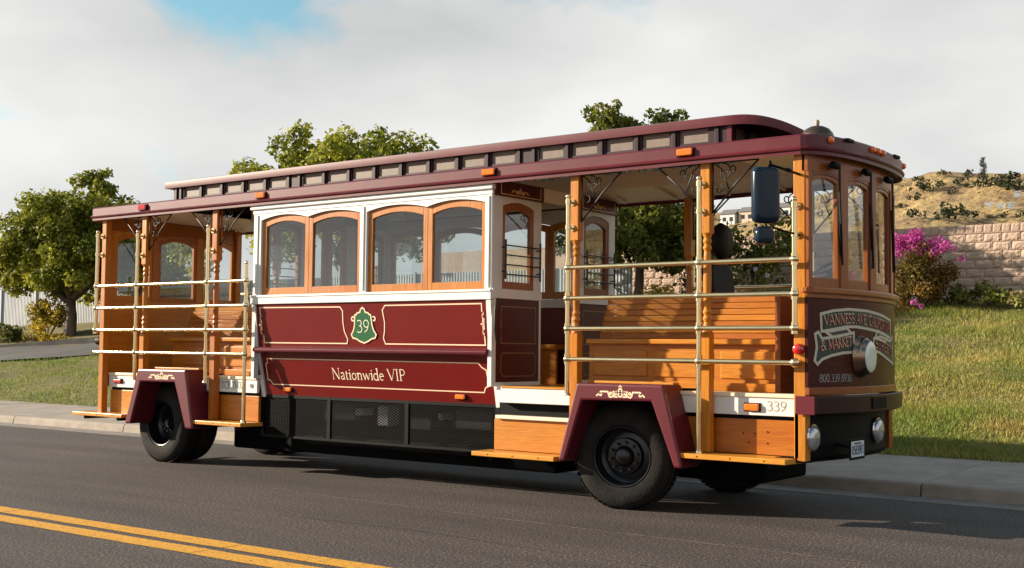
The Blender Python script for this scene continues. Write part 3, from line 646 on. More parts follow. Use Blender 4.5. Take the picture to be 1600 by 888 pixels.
ln.build('pinstripe', PALEGOLD, TB)
half = [(0,1.945),(.03,1.925),(.04,1.893),(.085,1.885),(.095,1.868),(.120,1.865),(.128,1.80),(.135,1.745),(.155,1.69),(.190,1.645),(.168,1.607),(.12,1.60),(.06,1.57),(0,1.552)]
sh = [(-5.212+a, b) for a, b in half]+[(-5.212-a, b) for a, b in half[-2:0:-1]]
S_ = MB().prism(sh, lambda u, v, k: skin(u, v, .003 if k else -.003)).build('number_shield', GREEN, TB)
b_ = MB().ribbon(sh, .016, lambda u, z, t: skin(u, z, t-.003), closed=True)
for s in (-1, 1): b_.ribbon([(-5.212+s*a, b) for a, b in spiral(.158, 1.815, .036, .012, 200, -150, 14)], .016, sk2)
b_.build('shield_border', PALEGOLD, S_)
text_mb('39', [(-5.315,1.668),(-5.115,1.668)], .14, lambda u, z, t: skin(u, z, t-.004), bold=.8).build('shield_number', CREAMLET, S_)
text_mb('Nationwide VIP', [(-5.80,1.138),(-4.67,1.142)], .128, sk2, bold=.85).build('lettering', CREAMLET, TB)

# ---- bulkheads of the cabin
def bulk_piece(x, d, y0, y1, mirror_orn=True):
    """panel facing +x (d=1) or -x (d=-1) between y0 and y1"""
    mp = lambda u, z, t: (x-d*t, u, z)
    lo = MB().band([y0+.07, y1-.035], const(1.16), const(2.02), mp, .03).build('bulkhead_panel', DRED, TB)
    o2 = MB(); a, b = y0+.16, y1-.10
    o2.ribbon([(a,1.66),(a,1.56),(b,1.56),(b,1.94),(a,1.94),(a,1.86)], .010, mp); o2.ribbon([(a+.02,1.46),(b-.02,1.46),(b,1.42),(b,1.26),(b-.04,1.22),(a+.04,1.22),(a,1.26),(a,1.42)], .009, mp, closed=True)
    ornament(o2, a, 1.76, .09, mp, 90, .014); ornament(o2, b, 1.76, .09, mp, 90, .014)
    o2.build('bulkhead_pinstripe', mat('dull_gold', (.22,.12,.05), .5), lo)
    MB().band([y0, y0+.07], const(1.12), const(2.02), mp, .05).build('bulkhead_stile', WHITE, TB); MB().band([y1-.035, y1], const(1.12), const(2.02), mp, .05).build('bulkhead_stile', WHITE, TB); MB().band([y0+.07, y1-.035], const(1.12), const(1.16), mp, .05).build('bulkhead_sill', WHITE, TB)
    MB().band([y0, y1], const(2.02), const(2.12), lambda u, z, t: mp(u, z, t-.015), .07).build('bulkhead_belt', WHITE, TB, bevel=.005)
    a, b = y0+.17, y1-.13
    MB().band([y0, a], const(2.12), const(3.08), mp, .06).build('bulkhead_stile', WHITE, TB, bevel=.004); MB().band([b, y1], const(2.12), const(3.08), mp, .06).build('bulkhead_stile', WHITE, TB, bevel=.004)
    spandrel(a, b, 2.98, .055, 3.08, mp, WHITE, TB, .06)
    W_ = sash(a, b, 2.12, 2.975, .055, mp, stile=.055, bot=.08, top=.05, fm=WDZ, off=.01)
    hd = MB().band([y0+.02, y1], const(3.08), const(3.24), lambda u, z, t: mp(u, z, t-.03), .07).build('header_panel', DRED, TB)
    o3 = MB(); m3 = lambda u, z, t: mp(u, z, t-.031); o3.ribbon([(y0+.10,3.22),(y0+.10,3.10),(y1-.06,3.10),(y1-.06,3.22)], .008, m3); ornament(o3, (y0+y1)/2, 3.135, .16, m3, 0, .013); o3.build('header_ornament', GOLD, hd)
    g = MB()
    for z in (2.27, 2.37, 2.47, 2.57): g.tube([(x+d*.05, a-.02, z), (x+d*.05, b+.05, z)], .008, 6)
    for u in (a-.01, b+.045): g.tube([(x+d*.05, u, 2.22), (x+d*.05, u, 2.63)], .011, 6); g.tube([(x+d*.05, u, 2.30), (x, u, 2.30)], .008, 6); g.tube([(x+d*.05, u, 2.55), (x, u, 2.55)], .008, 6)
    g.build('window_guard', IRON, W_)
for x, d in ((-3.394, 1), (-7.036, -1)):
    bulk_piece(x, d, .005, .86); bulk_piece(x, d, 1.52, YF-.005)
MB().box(-3.46, -3.40, .86, 1.52, 3.10, 3.24).build('door_header', CEIL, TB)
MB().tube([(-3.34,.02,2.0),(-3.33,-.02,1.9),(-3.33,-.02,1.7),(-3.34,.03,1.55)], .012, 8).build('grab_handle', IRON, TB, smooth=True)
mpd = lambda u, z, t: (-6.98-t, u, z)
MB().band([.86, 1.52], const(1.10), const(2.06), mpd, .05).build('rear_door_panel', WY, TB)
sash(.86, 1.18, 2.06, 3.04, .03, mpd, stile=.07, fm=WZ, off=.0); sash(1.20, 1.52, 2.06, 3.04, .03, mpd, stile=.07, fm=WZ, off=.0)
MB().band([.86, 1.52], const(3.0), const(3.24), lambda u, z, t: mpd(u, z, t+.05), .04).build('rear_door_header', WY, TB)
for y0, y1 in ((.12,.50), (1.85,2.23)):
    B_ = MB().box(-6.9, -3.9, y0, y1, 1.50, 1.56).build('cabin_bench', WX, TB, bevel=.01)
    MB().box(-6.9, -3.9, y1-.06 if y0 < 1 else y0+.03, y1-.03 if y0 < 1 else y0+.06, 1.10, 1.50).build('bench_riser', WX, B_)

# ---- outward facing slatted benches in the open sections
def bench(x0, x1, side=1):
    y = lambda a: a if side > 0 else YF-a
    def bx(a0, a1, u0, u1, z0, z1): return MB().box(a0, a1, min(y(u0), y(u1)), max(y(u0), y(u1)), z0, z1)
    B_ = bx(x0, x1, .72, .78, 1.565, 1.615).build('bench', WX, TB, bevel=.01)
    bx(x0, x1, .78, 1.05, 1.575, 1.605).build('seat_board', WX, B_)
    bx(x0, x1, .79, .82, 1.115, 1.565).build('riser', WX, B_)
    n_ = max(2, round((x1-x0)/.78)); wd = (x1-x0-.1)/n_
    for k in range(n_):
        a = x0+.06+k*wd
        bx(a, a+wd-.09, .775, .80, 1.24, 1.50).build('riser_panel', WX, B_, bevel=.01)
    bx(x0, x1, .74, .82, 1.12, 1.20).build('toe_board', WX, B_, bevel=.006)
    for k in range(7):                                                # back slats leaning away
        z0 = 1.62+k*.060; yy = .98+k*.014
        bx(x0+.02*k*.4, x1, yy, yy+.025, z0, z0+.055).build('back_slat', WX, B_, bevel=.005)
for s in (1, -1):
    bench(-2.72, -.45, s); bench(-9.55, -7.15, s)
MB().box(-.45, -.40, .35, 1.9, 1.10, 2.0).build('dash_panel', WDY, TB)
# ---- rear end wall
mr_ = lambda u, z, t: (-10.06-t, u, z)
MB().band([.09, YF-.09], const(.95), const(2.12), mr_, .04).build('rear_panel', WY, TB)
MB().band([.09, YF-.09], const(3.06), const(3.24), mr_, .05).build('rear_header', WDY, TB)
yy = [.09, .80, 1.56, YF-.09]
for a, b in zip(yy[:-1], yy[1:]):
    MB().band([a, a+.09], const(2.12), const(3.06), lambda u, z, t: mr_(u, z, t-.01), .07).build('rear_mullion', WZ, TB)
    spandrel(a+.09, b, 2.99, .06, 3.06, mr_, WY, TB, .05, 'rear_spandrel'); sash(a+.09, b, 2.12, 2.985, .06, mr_, stile=.05, bot=.06, top=.04, fm=WZ, off=.0)

# ---- driver seat, steering wheel
D_ = MB(); D_.band(lin(1.15, 1.65, 9), const(1.62), lambda u: 2.32+.12*(1-((u-1.4)/.25)**2), lambda u, z, t: (-1.42-.12*(z-1.6)-t, u, z), .13)
ds = D_.build('driver_seat', SEATB, TB, bevel=.03)
MB().lathe([(.02,-.05),(.16,-.05),(.19,0),(.16,.05),(.02,.05)], (-1.52, 1.4, 2.62), 'x', 20).build('headrest', SEATB, ds, smooth=True)
MB().box(-1.40, -.95, 1.15, 1.65, 1.55, 1.68).build('seat_cushion', SEATB, ds, bevel=.04); MB().box(-1.3, -1.05, 1.28, 1.52, 1.10, 1.55).build('seat_base', BLACK, ds)
sw = MB(); c_ = Vector((-.36, 1.35, 2.28)); tl = Matrix.Rotation(math.radians(-28), 3, 'Y')
sw.tube([tuple(c_+tl @ Vector((.22*math.cos(2*PI*k/24), .22*math.sin(2*PI*k/24), 0))) for k in range(24)], .016, 8, closed=True)
for k in range(3): a = 2*PI*k/3; sw.tube([tuple(c_), tuple(c_+tl @ Vector((.22*math.cos(a), .22*math.sin(a), 0)))], .012, 6)
SW = sw.build('steering_wheel', BLACK, TB, smooth=True); MB().tube([tuple(c_), (-.22, 1.35, 1.95)], .03, 8).build('steering_column', BLACK, SW)

# ---- front end
fb = lin(.0, 2.1, 33)
MB().band(fb, const(1.20), const(1.965), front, .03).build('front_panel', MAHOG, TB, smooth=False)
MB().band(fb, const(1.965), const(2.0), lambda u, z, t: front(u, z, t-.02), .05).build('front_moulding', WDY, TB)
MB().band(lin(-.01, 2.11, 35), const(2.0), const(2.055), lambda u, z, t: (xb(min(max(u,0),2.1))+.065-t, u, z), .11).build('front_sill', WDY, TB, bevel=.012)
MB().band(fb, const(1.135), const(1.20), lambda u, z, t: front(u, z, t-.012), .04).build('front_trim', WDY, TB, bevel=.005)
bp = MB().band(lin(-.03, 2.13, 35), const(.975), const(1.125), lambda u, z, t: (xb(min(max(u,0),2.1))+.075-t, u, z), .12).build('front_bumper', DBUMP, TB, bevel=.008)
MB().box(-.09, .085, -.035, -.025, .972, 1.128).build('bumper_cap', MAROON, bp, bevel=.004)
MB().box(.246, .252, .86, 1.2, 1.0, 1.10).build('bumper_plate', BLACK, bp)
MB().band(fb, const(.60), const(.985), lambda u, z, t: front(u, z, t+.09), .03).build('front_valance', BLACK, TB)
MB().band(fb, const(.56), const(.60), lambda u, z, t: front(u, z, t+.10), .2).build('valance_base', UNDER, TB)
for y, z in ((.14,.77), (1.36,.785)):
    bx_ = xb(y)-.07
    h_ = MB().lathe([(.118,0),(.122,.02),(.115,.028)], (bx_, y, z), 'x', 24).build('headlight', CHROME, TB, smooth=2)
    MB().lathe([(.112,.02),(.10,.045),(.06,.06),(.001,.065)], (bx_, y, z), 'x', 24).build('lens', HEADL, h_, smooth=True)
PLc = (.235, .52, .665)
pl = MB().box(.225, .235, .36, .70, .575, .755).build('licence_plate_frame', BLACK, TB, bevel=.004)
MB().box(.2352, .238, .385, .675, .600, .735).build('licence_plate', PLATEM, pl)
text_mb('05839F1', [(.40,.622),(.66,.622)], .075, lambda u, v, t: (.2385-t, u, v), bold=1.3).build('plate_number', PLATEB, pl)
MB().box(.2382, .2388, .45, .61, .708, .722).build('plate_heading', PLATEB, pl)
MB().tube([(.05,.52,.70),(.225,.52,.66)], .015, 6).build('plate_bracket', BLACK, pl)
# wood framed windscreen
zt0, zt1 = 2.055, 3.24
seg = [(.005,.43,.55), (.55,.99,1.14), (1.14,1.66,2.095)]
MB().band(fb, const(3.05), const(3.24), front, .05).build('windscreen_header', WDY, TB)
for a, b in ((.005,.04), (.43,.55), (.99,1.14), (1.66,1.80), (2.06,2.095)):
    MB().band(lin(a, b, 4), const(2.055), const(3.05), lambda u, z, t: front(u, z, t-.008), .06).build('windscreen_mullion', WDZ, TB, bevel=.004)
for a, b in ((.04,.43), (.55,.99), (1.14,1.66), (1.80,2.06)):
    spandrel(a, b, 3.005, .03, 3.055, lambda u, z, t: front(u, z, t+.004), WDY, TB, .04, 'windscreen_spandrel')
    sash(a, b, 2.055, 3.0, .03, front, stile=.028, bot=.085, top=.005, fm=WDZ, off=.008)
for y in (.30, .84, 1.42):                                            # wipers hanging from the header
    x = xb(y)
    W_ = MB().tube([(x+.09,y,3.10),(x+.07,y+.05,2.86),(x+.06,y+.10,2.62)], .011, 6).build('wiper', IRON, TB)
    MB().tube([(x+.055,y+.075,2.84),(x+.05,y+.115,2.56),(x+.045,y+.15,2.26)], .015, 6).build('blade', BLACK, W_); MB().lathe([(.03,-.06),(.035,0),(.03,.06)], (x+.06, y-.03, 3.115), 'y', 10).build('wiper_motor', BLACK, W_)
# lamp on the front
LY_, LZ_ = .79, 1.462
lm = MB().lathe([(.175,-.03),(.19,.0),(.195,.02),(.185,.035),(.175,.045),(.168,.075),(.155,.085),(.148,.105),(.140,.112)], (.15, LY_, LZ_), 'x', 36).build('front_lamp', COPPER, TB, smooth=2)
MB().lathe([(.142,.108),(.13,.118),(.08,.124),(.001,.126)], (.15, LY_, LZ_), 'x', 36).build('lens', LENS, lm, smooth=True)
# painted banner
fr2 = lambda u, z, t: front(u, z, t)
def banner(poly, name='banner'):
    m_ = MB(); n_ = 26; us = sorted(set([p[0] for p in poly])); c = bpy.data
    # fill as thin columns so that it follows the bowed panel
    lo_, hi_ = min(us), max(us)
    def cut(u):
        zs = []
        for (a, za), (b, zb) in zip(poly, poly[1:]+poly[:1]):
            if (a-u)*(b-u) <= 0 and a != b: zs.append(za+(zb-za)*(u-a)/(b-a))
        return (min(zs), max(zs)) if len(zs) > 1 else None
    q = [u for u in lin(lo_+.002, hi_-.002, n_) if cut(u)]
    m_.band(q, lambda u: cut(u)[0], lambda u: cut(u)[1], lambda u, z, t: front(u, z, t-.002), .003)
    b_ = m_.build(name, DGREEN, TB)
    dense = []
    for p, r in zip(poly, poly[1:]+poly[:1]):
        for k in range(4): dense.append((p[0]+(r[0]-p[0])*k/4, p[1]+(r[1]-p[1])*k/4))
    MB().ribbon(dense, .024, lambda u, z, t: front(u, z, t-.003), closed=True).build('banner_border', BEIGE, b_)
    return b_
fo = banner([(.207,1.674),(.519,1.713),(.596,1.669),(.312,1.631)], 'banner_fold'); banner([(1.10,1.64),(1.157,1.700),(1.50,1.655),(1.40,1.60)], 'banner_fold')
bt = banner([(.15,1.828),(.314,1.86),(.553,1.879),(.905,1.875),(1.233,1.852),(1.62,1.805),(1.60,1.640),(1.157,1.696),(.903,1.715),(.69,1.728),(.509,1.724),(.312,1.698),(.16,1.678)])
bl = banner([(.08,1.655),(.117,1.672),(.165,1.617),(.294,1.63),(.642,1.675),(.645,1.504),(.466,1.497),(.293,1.474),(.164,1.44),(.107,1.396),(.073,1.429),(.1,1.539)])
br_ = banner([(1.062,1.629),(1.25,1.650),(1.60,1.610),(1.72,1.66),(1.74,1.39),(1.66,1.41),(1.485,1.44),(1.226,1.50),(1.071,1.52)])
for mm, d, bo in ((CREAMLET, 0, 1.25), (REDLET, .004, .75)):
    L3 = lambda u, z, t: front(u, z, t-.004-(.002 if d else 0))
    text_mb('VANNESS AVE, CALIFORNIA', [(.19,1.728),(.40,1.748),(.667,1.758),(1.025,1.743),(1.56,1.690)], .088, L3, bold=bo, dy=-d, dx=-d).build('lettering', mm, bt)
    text_mb('& MARKET', [(.15,1.512),(.36,1.535),(.61,1.56)], .085, L3, bold=bo, dy=-d, dx=-d).build('lettering', mm, bl)
    text_mb('STREETS', [(1.10,1.545),(1.35,1.515),(1.68,1.46)], .085, L3, bold=bo, dy=-d, dx=-d).build('lettering', mm, br_)
text_mb('800.339.8936', [(.134,1.245),(.603,1.245)], .068, lambda u, z, t: front(u, z, t-.001), bold=.9).build('lettering', SILV, TB)
text_mb('339', [(-.415,.985),(-.225,.985)], .085, lambda u, z, t: (u, .0995+t, z), bold=1.0).build('lettering', mat('number_grey', (.30,.27,.20), .5), TB)
text_mb('TCP 7147A', [(-7.685,.985),(-7.25,.985)], .085, lambda u, z, t: (u, .0995+t, z), bold=1.1).build('lettering', mat('number_dark', (.12,.12,.11), .5), TB)
MB().lathe([(.028,-.01),(.028,.0),(.012,-.016)], (-7.13, .10, 1.03), 'y', 10).build('filler_cap', CHROME, TB)

# ---- lamps
def marker(x, y, z, m_, sx=.14, sz=.06, ax='y', parent=TB):
    if ax == 'y':
        b_ = MB().box(x-sx/2-.01, x+sx/2+.01, y-.008, y, z-sz/2-.008, z+sz/2+.008).build('marker_light', BLACK, parent); MB().box(x-sx/2, x+sx/2, y-.035, y-.008, z-sz/2, z+sz/2).build('lens', m_, b_, bevel=.012)
    else:
        b_ = MB().box(x, x+.008, y-sx/2-.005, y+sx/2+.005, z-sz/2-.005, z+sz/2+.005).build('marker_light', BLACK, parent); MB().box(x+.008, x+.035, y-sx/2, y+sx/2, z-sz/2, z+sz/2).build('lens', m_, b_, bevel=.012)
marker(-.548, .10, 1.012, AMBER); marker(-9.78, .10, 1.025, REDLENS, .16, .05)
marker(-6.56, ys_(1.0)+.002, 1.0, AMBER, .13, .05); marker(-3.92, ys_(1.0)+.002, .995, AMBER, .13, .05)
for x, m_ in ((-6.84,AMBER), (-3.39,AMBER), (-1.13,AMBER), (-9.12,REDLENS)): marker(x, -.062, 3.30, m_, .16, .065)
MB().lathe([(.05,.0),(.05,-.03),(.04,-.055),(.02,-.065),(.001,-.067)], (-.065, -.0, 1.523), 'y', 16).build('side_lamp', REDLENS, TB, smooth=2)
MB().box(-.09, .0, .02, .09, 1.49, 1.56).build('lamp_bracket', BLACK, TB)
MB().lathe([(.04,.0),(.04,.03),(.02,.045),(.001,.046)], (-.06, 2.10, 1.50), 'y', 14).build('side_lamp', AMBER, TB, smooth=2)
MB().lathe([(.05,.0),(.06,-.05),(.055,-.10),(.001,-.105)], (-10.10, .05, 1.56), 'x', 16).build('tail_lamp', SEATB, TB, smooth=2)
MB().box(-10.115, -10.10, .02, .09, 1.02, 1.18).build('rear_reflector', REDLENS, TB)

# ---- mirrors
def rrect(w_, h_, r, n=5):
    o_ = []
    for cx, cy, a in ((w_/2-r, h_/2-r, 0), (-w_/2+r, h_/2-r, 90), (-w_/2+r, -h_/2+r, 180), (w_/2-r, -h_/2+r, 270)): o_ += arc(cx, cy, r, r, a, a+90, n)
    return o_
def mirror(c, w_, h_, dep, yaw):
    Rz = Matrix.Rotation(yaw, 3, 'Z'); c = Vector(c); m_ = MB(); n_ = 20; prof = [(1.0,0),(1.0,.4),(.93,.75),(.80,.95),(.6,1.0)]
    for s_, d in prof:
        for a, b in rrect(w_*s_ if s_ > .95 else w_*s_, h_-(1-s_)*w_, .055*max(s_,.5)): m_.v.append(tuple(c+Rz @ Vector((d*dep, a, b))))
    for i in range(len(prof)-1):
        for k in range(n_): m_.f.append((i*n_+k, i*n_+(k+1)%n_, (i+1)*n_+(k+1)%n_, (i+1)*n_+k))
    m_.f += [tuple(range(n_-1,-1,-1)), tuple(range((len(prof)-1)*n_, len(prof)*n_))]
    return m_.build('mirror', MIRB, TB, smooth=2)
mm = mirror((-.14, -.52, 2.79), .24, .47, .07, math.radians(-38))
g = MB(); g.tube([(-.06, .02, 3.02), (-.08, -.25, 3.035), (-.10, -.48, 3.045)], .012, 8); g.tube([(-.10,-.48,3.045), (-.10,-.50,3.0)], .012, 8); g.lathe([(.018,-.03),(.018,.03)], (-.07,-.2,3.033), 'y', 8)
MB().tube([(-.06, .02, 2.50), (-.09, -.3, 2.515), (-.10, -.46, 2.53)], .010, 8).build('mirror_arm', BLACK, mm, smooth=True); g.lathe([(.016,0),(.016,.04),(.008,.06)], (-.10,-.50,3.02), 'z', 8); g.build('mirror_arm', BLACK, mm, smooth=True)
mirror((-.16, -.50, 2.46), .17, .15, .06, math.radians(-38))

# ---- roof
def outline(inset=0, nb=28):
    """eave outline, counter-clockwise from the rear near corner"""
    P = []
    P += [(-10.30+.06, -.06), ] ; P += [(x, -.06) for x in lin(-10.0, -.35, 40)]
    for k in range(1, nb+1):
        a = k/nb*PI                                                   # bowed front
        y = 1.06-1.12*math.cos(a); xx = -.10+.37*abs(math.sin(a))**.75
        P.append((xx, y))
    P += [(x, 2.18+(.23)*min(1, (-.35-x)/2)) for x in lin(-.35, -10.0, 40)]
    P += [(-10.24, 2.41), (-10.30, 2.33), (-10.34, 1.2), (-10.30, .02)]
    c = Vector((-5, 1.17))
    if inset:
        P = [(min(max(x, -10.34+inset), .40-inset) if False else x-(inset if x > -.3 else -inset if x < -10.1 else 0)*1.0, y+(inset if y < 1.17 else -inset)) for x, y in P]
    return P
CX0, CX1, CY0, CY1 = -9.23, -1.0, .50, 1.85
O_ = outline()
def loft(rings, close=True):
    m_ = MB(); n_ = len(rings[0])
    for r in rings: m_.v += r
    for i in range(len(rings)-1):
        for k in range(n_): m_.f.append((i*n_+k, i*n_+(k+1)%n_, (i+1)*n_+(k+1)%n_, (i+1)*n_+k))
    return m_
def ring(off, z):
    q = []
    for x, y in O_:
        dx = dy = 0
        if y < -.0: dy = -off
        elif y > 2.2: dy = off
        if x > -.2: 
            t_ = Vector((x+.6, (y-1.1)*.8)).normalized(); dx, dy = t_.x*off, t_.y*off
        if x < -10.2: dx = -off
        q.append((x+dx, y+dy, z))
    return q
inner = [(min(max(x, CX0), CX1), min(max(y, CY0), CY1)) for x, y in O_]
rs = [[(x, y, 3.33) for x, y in inner], ring(-.02, 3.225), ring(.0, 3.185), ring(.0, 3.215), ring(.018, 3.225), ring(.022, 3.238), ring(.012, 3.25), ring(.0, 3.255), ring(.0, 3.345), ring(-.02, 3.362), [(x, y, 3.46) for x, y in inner]]
R0 = loft(rs).build('roof', MAROON, TB)
def cring():
    return [(min(x-.025*(x > -.2), -.02+.14*(1-abs((y-1.08)/1.1)**2)), min(max(y, -.035), 2.39), z) for (x, y, z) in ring(0, 3.222)]
cl = loft([cring(), [(x, y, 3.318) for x, y in inner]]).build('ceiling', CEIL, TB)
def box_part(name, m_, par, *b, bevel=0): return MB().box(*b).build(name, m_, par, bevel=bevel)
for x in lin(-9.9, -.55, 15):                                         # ceiling ribs under the lower deck
    for s in (0, 1):
        y0, y1 = (.02, CY0) if s == 0 else (CY1, 2.3)
        MB().prism([(y0, 3.205 if s == 0 else 3.285), (y1, 3.285 if s == 0 else 3.205), (y1, 3.32 if s == 0 else 3.225), (y0, 3.225 if s == 0 else 3.32)], lambda u, v, k: (x+.02 if k else x-.02, u, v)).build('ceiling_rib', CEIL, cl)
# clerestory: posts, rails and frosted panes
PA = [(-9.012+i*.417, -8.705+i*.417) for i in range(5)]+[(-6.725+i*.4165, -6.405+i*.4165) for i in range(8)]+[(-3.177+i*.417, -2.865+i*.417) for i in range(5)]
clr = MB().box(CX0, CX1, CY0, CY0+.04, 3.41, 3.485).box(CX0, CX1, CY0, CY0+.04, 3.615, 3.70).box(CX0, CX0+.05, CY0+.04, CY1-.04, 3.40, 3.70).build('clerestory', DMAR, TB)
MB().box(CX0+.05, CX1, CY1-.04, CY1, 3.31, 3.475).build('inner_rail', CEIL, clr); MB().box(CX0+.05, CX1, CY1-.04, CY1, 3.60, 3.70).build('inner_rail', CEIL, clr)
edges = [CX0]+[e for p in PA for e in p]+[CX1]
for i in range(0, len(edges), 2):
    a, b = edges[i], edges[i+1]
    for y0, y1 in ((CY0-.004, CY0+.036), (CY1-.036, CY1+.004)):
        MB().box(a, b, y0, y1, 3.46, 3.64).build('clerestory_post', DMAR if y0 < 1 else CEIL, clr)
        if y0 < 1:
            mid = [(a+b)/2] if b-a < .2 else [a+.06, b-.06]
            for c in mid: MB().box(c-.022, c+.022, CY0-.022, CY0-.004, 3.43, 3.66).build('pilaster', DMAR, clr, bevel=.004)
for a, b in PA:
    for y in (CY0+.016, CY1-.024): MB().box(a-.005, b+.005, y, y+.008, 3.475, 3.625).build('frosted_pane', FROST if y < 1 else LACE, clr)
# front end of the clerestory
MB().box(CX1, CX1+.05, CY0-.01, CY0+.04, 3.41, 3.70).build('clerestory_corner', MAROON, clr)
fw = MB().box(CX1, CX1+.04, CY0+.04, CY1-.04, 3.40, 3.475).box(CX1, CX1+.04, CY0+.04, CY1-.04, 3.61, 3.70)
for y in (.54,.84,1.14,1.44,1.74): fw.box(CX1+.002, CX1+.042, y, y+.06, 3.475, 3.61)
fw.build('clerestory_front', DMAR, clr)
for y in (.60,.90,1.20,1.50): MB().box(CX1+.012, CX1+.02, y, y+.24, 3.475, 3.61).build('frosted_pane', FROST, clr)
# upper roof with its drooping hood
def top_sheet():
    yc = (CY0+CY1)/2; hw = (CY1-CY0)/2+.05; th = .085
    rim = [(x, yc-hw, 3.70) for x in lin(CX0-.13, -1.05, 18)]
    for k in range(1, 40):
        a = PI*k/40; sn = math.sin(a); rim.append((-1.05+.78*sn**.9, yc-hw*math.cos(a), 3.70+.012*math.sin(2*a)**2-.225*sn**2.6))
    rim += [(x, yc+hw, 3.70) for x in lin(-1.05, CX0-.13, 18)]
    n_ = len(rim); m_ = MB()
    def lvl(k, dz, crown):
        o_ = []
        for x, y, z in rim:
            cx = min(max(x, CX0+.3), -1.15); o_.append((cx+(x-cx)*k, yc+(y-yc)*k, z+dz+crown*(1-k*k)+(3.70-z)*(1-k)))
        return o_
    rings = [lvl(.0, -th, .09), lvl(.5, -th, .09), lvl(1, -th, 0), lvl(1.004, -th*.5, 0), lvl(1, 0, 0), lvl(.85, .0, .10), lvl(.6, 0, .10), lvl(.3, 0, .10), lvl(.0, 0, .10)]
    for r in rings: m_.v += r
    for i in range(len(rings)-1):
        for k in range(n_): m_.f.append((i*n_+k, i*n_+(k+1)%n_, (i+1)*n_+(k+1)%n_, (i+1)*n_+k))
    return m_
ur = top_sheet().build('upper_roof', MAROON, TB, smooth=2)
MB().box(CX0+.05, CX1, CY0+.04, CY1-.04, 3.600, 3.612).build('upper_ceiling', CEIL, ur)
for x in lin(-8.9, -1.3, 10): MB().box(x-.02, x+.02, CY0+.04, CY1-.04, 3.57, 3.60).build('upper_rib', CEIL, ur)
# bell and front marker lamps
be = MB().lathe([(.150,0),(.152,.012),(.140,.045),(.105,.085),(.06,.108),(.015,.116)], (-.16, .62, 3.43), 'z', 28).build('bell', BELL, TB, smooth=2)
MB().lathe([(.02,.11),(.018,.13),(.024,.15),(.016,.17),(.001,.172)], (-.16, .62, 3.43), 'z', 10).build('bell_knob', BONE, be, smooth=True); MB().lathe([(.05,-.06),(.05,.02)], (-.16, .62, 3.43), 'z', 12).build('bell_stand', BLACK, be)
for y in (.16, .84, .96, 1.08, 1.95):
    a = math.acos(max(-1, min(1, (1.06-y)/1.12))); x = -.10+.37*abs(math.sin(a))**.75
    MB().lathe([(.03,0),(.03,.02),(.02,.035),(.001,.037)], (x-.005, y, 3.32), 'x', 14).build('marker_light', AMBER, TB, smooth=2)
for y in (.42, 1.5):
    a = math.acos((1.06-y)/1.12); x = -.10+.37*abs(math.sin(a))**.75; MB().box(x-.03, x+.02, y-.07, y+.07, 3.33, 3.36).build('roof_handle', BLACK, TB, bevel=.005)
# expanded-metal grille under the cabin
GX = [-7.02, -5.90, -4.70, -3.45]; yg = .20
fr_ = MB().box(GX[0], GX[-1], yg-.01, yg+.03, .895, .93).box(GX[0], GX[-1], yg-.01, yg+.03, .425, .455)
for x in GX: fr_.box(x-.025, x+.025, yg-.012, yg+.028, .425, .93)
GF = fr_.build('grille_frame', BLACK, TB)
GM = mat('grille_wire', (.004, .004, .004), .55, spec=.1)
for a, b in zip(GX[:-1], GX[1:]):
    m_ = MB(); z0, z1 = .455, .895; sp = .055; sl = .55                # dx per dz = 1/sl
    run = (z1-z0)/sl; k = a-run
    while k < b:
        for s in (1, -1):
            x0_, x1_ = (k, k+run) if s > 0 else (k+run, k)
            pa = [x0_, z0]; pb = [x1_, z1]
            # clip to bay
            def cl_(p, q):
                if p[0] == q[0]: return p
                if p[0] < a: t_ = (a-p[0])/(q[0]-p[0]); return [a, p[1]+(q[1]-p[1])*t_]
                if p[0] > b: t_ = (b-p[0])/(q[0]-p[0]); return [b, p[1]+(q[1]-p[1])*t_]
                return p
            if max(pa[0], pb[0]) > a+.01 and min(pa[0], pb[0]) < b-.01:
                c, d = cl_(pa, pb), cl_(pb, pa)
                if abs(c[1]-d[1]) > .01:
                    h = .004; m_.add([(c[0],yg,c[1]-h),(d[0],yg,d[1]-h),(d[0],yg,d[1]+h),(c[0],yg,c[1]+h),(c[0],yg+.006,c[1]-h),(d[0],yg+.006,d[1]-h),(d[0],yg+.006,d[1]+h),(c[0],yg+.006,c[1]+h)], [(0,1,2,3),(3,2,6,7),(0,4,5,1)])
        k += sp
    g_ = m_.build('grille_mesh', GM, GF)
# ================================================================== BACKGROUND THINGS
def leaves(clumps, per, size, seed, up=.35, thin=.55):
    r_ = np.random.default_rng(seed); C = []; D = []; SZ = []
    for (c, r) in clumps:
        m_ = max(6, int(per*(r**2 if per > 0 else 1)))
        d = r_.normal(size=(m_, 3)); d /= np.linalg.norm(d, axis=1)[:, None]
        rad = r*(.45+.55*r_.random(m_)**.5)*(1+.12*r_.normal(size=m_))
        C.append(np.array(c)[None]+d*rad[:, None]*np.array([1, 1, .85])); D.append(d); SZ.append(size*r_.uniform(.6, 1.35, m_))
    C = np.concatenate(C); D = np.concatenate(D); SZ = np.concatenate(SZ); m_ = len(C)
    nrm = D*.55+r_.normal(size=(m_, 3))*.6+np.array([0, 0, up]); nrm /= np.linalg.norm(nrm, axis=1)[:, None]
    a = np.cross(nrm, r_.normal(size=(m_, 3))); a /= np.linalg.norm(a, axis=1)[:, None]; b = np.cross(nrm, a)
    a *= SZ[:, None]; b *= SZ[:, None]*thin
    bend = nrm*SZ[:, None]*.22
    V = np.stack([C-a, C+b-bend*.3, C+a, C-b-bend*.3], 1).reshape(-1, 3)
    return V, [(4*i, 4*i+1, 4*i+2, 4*i+3) for i in range(m_)]
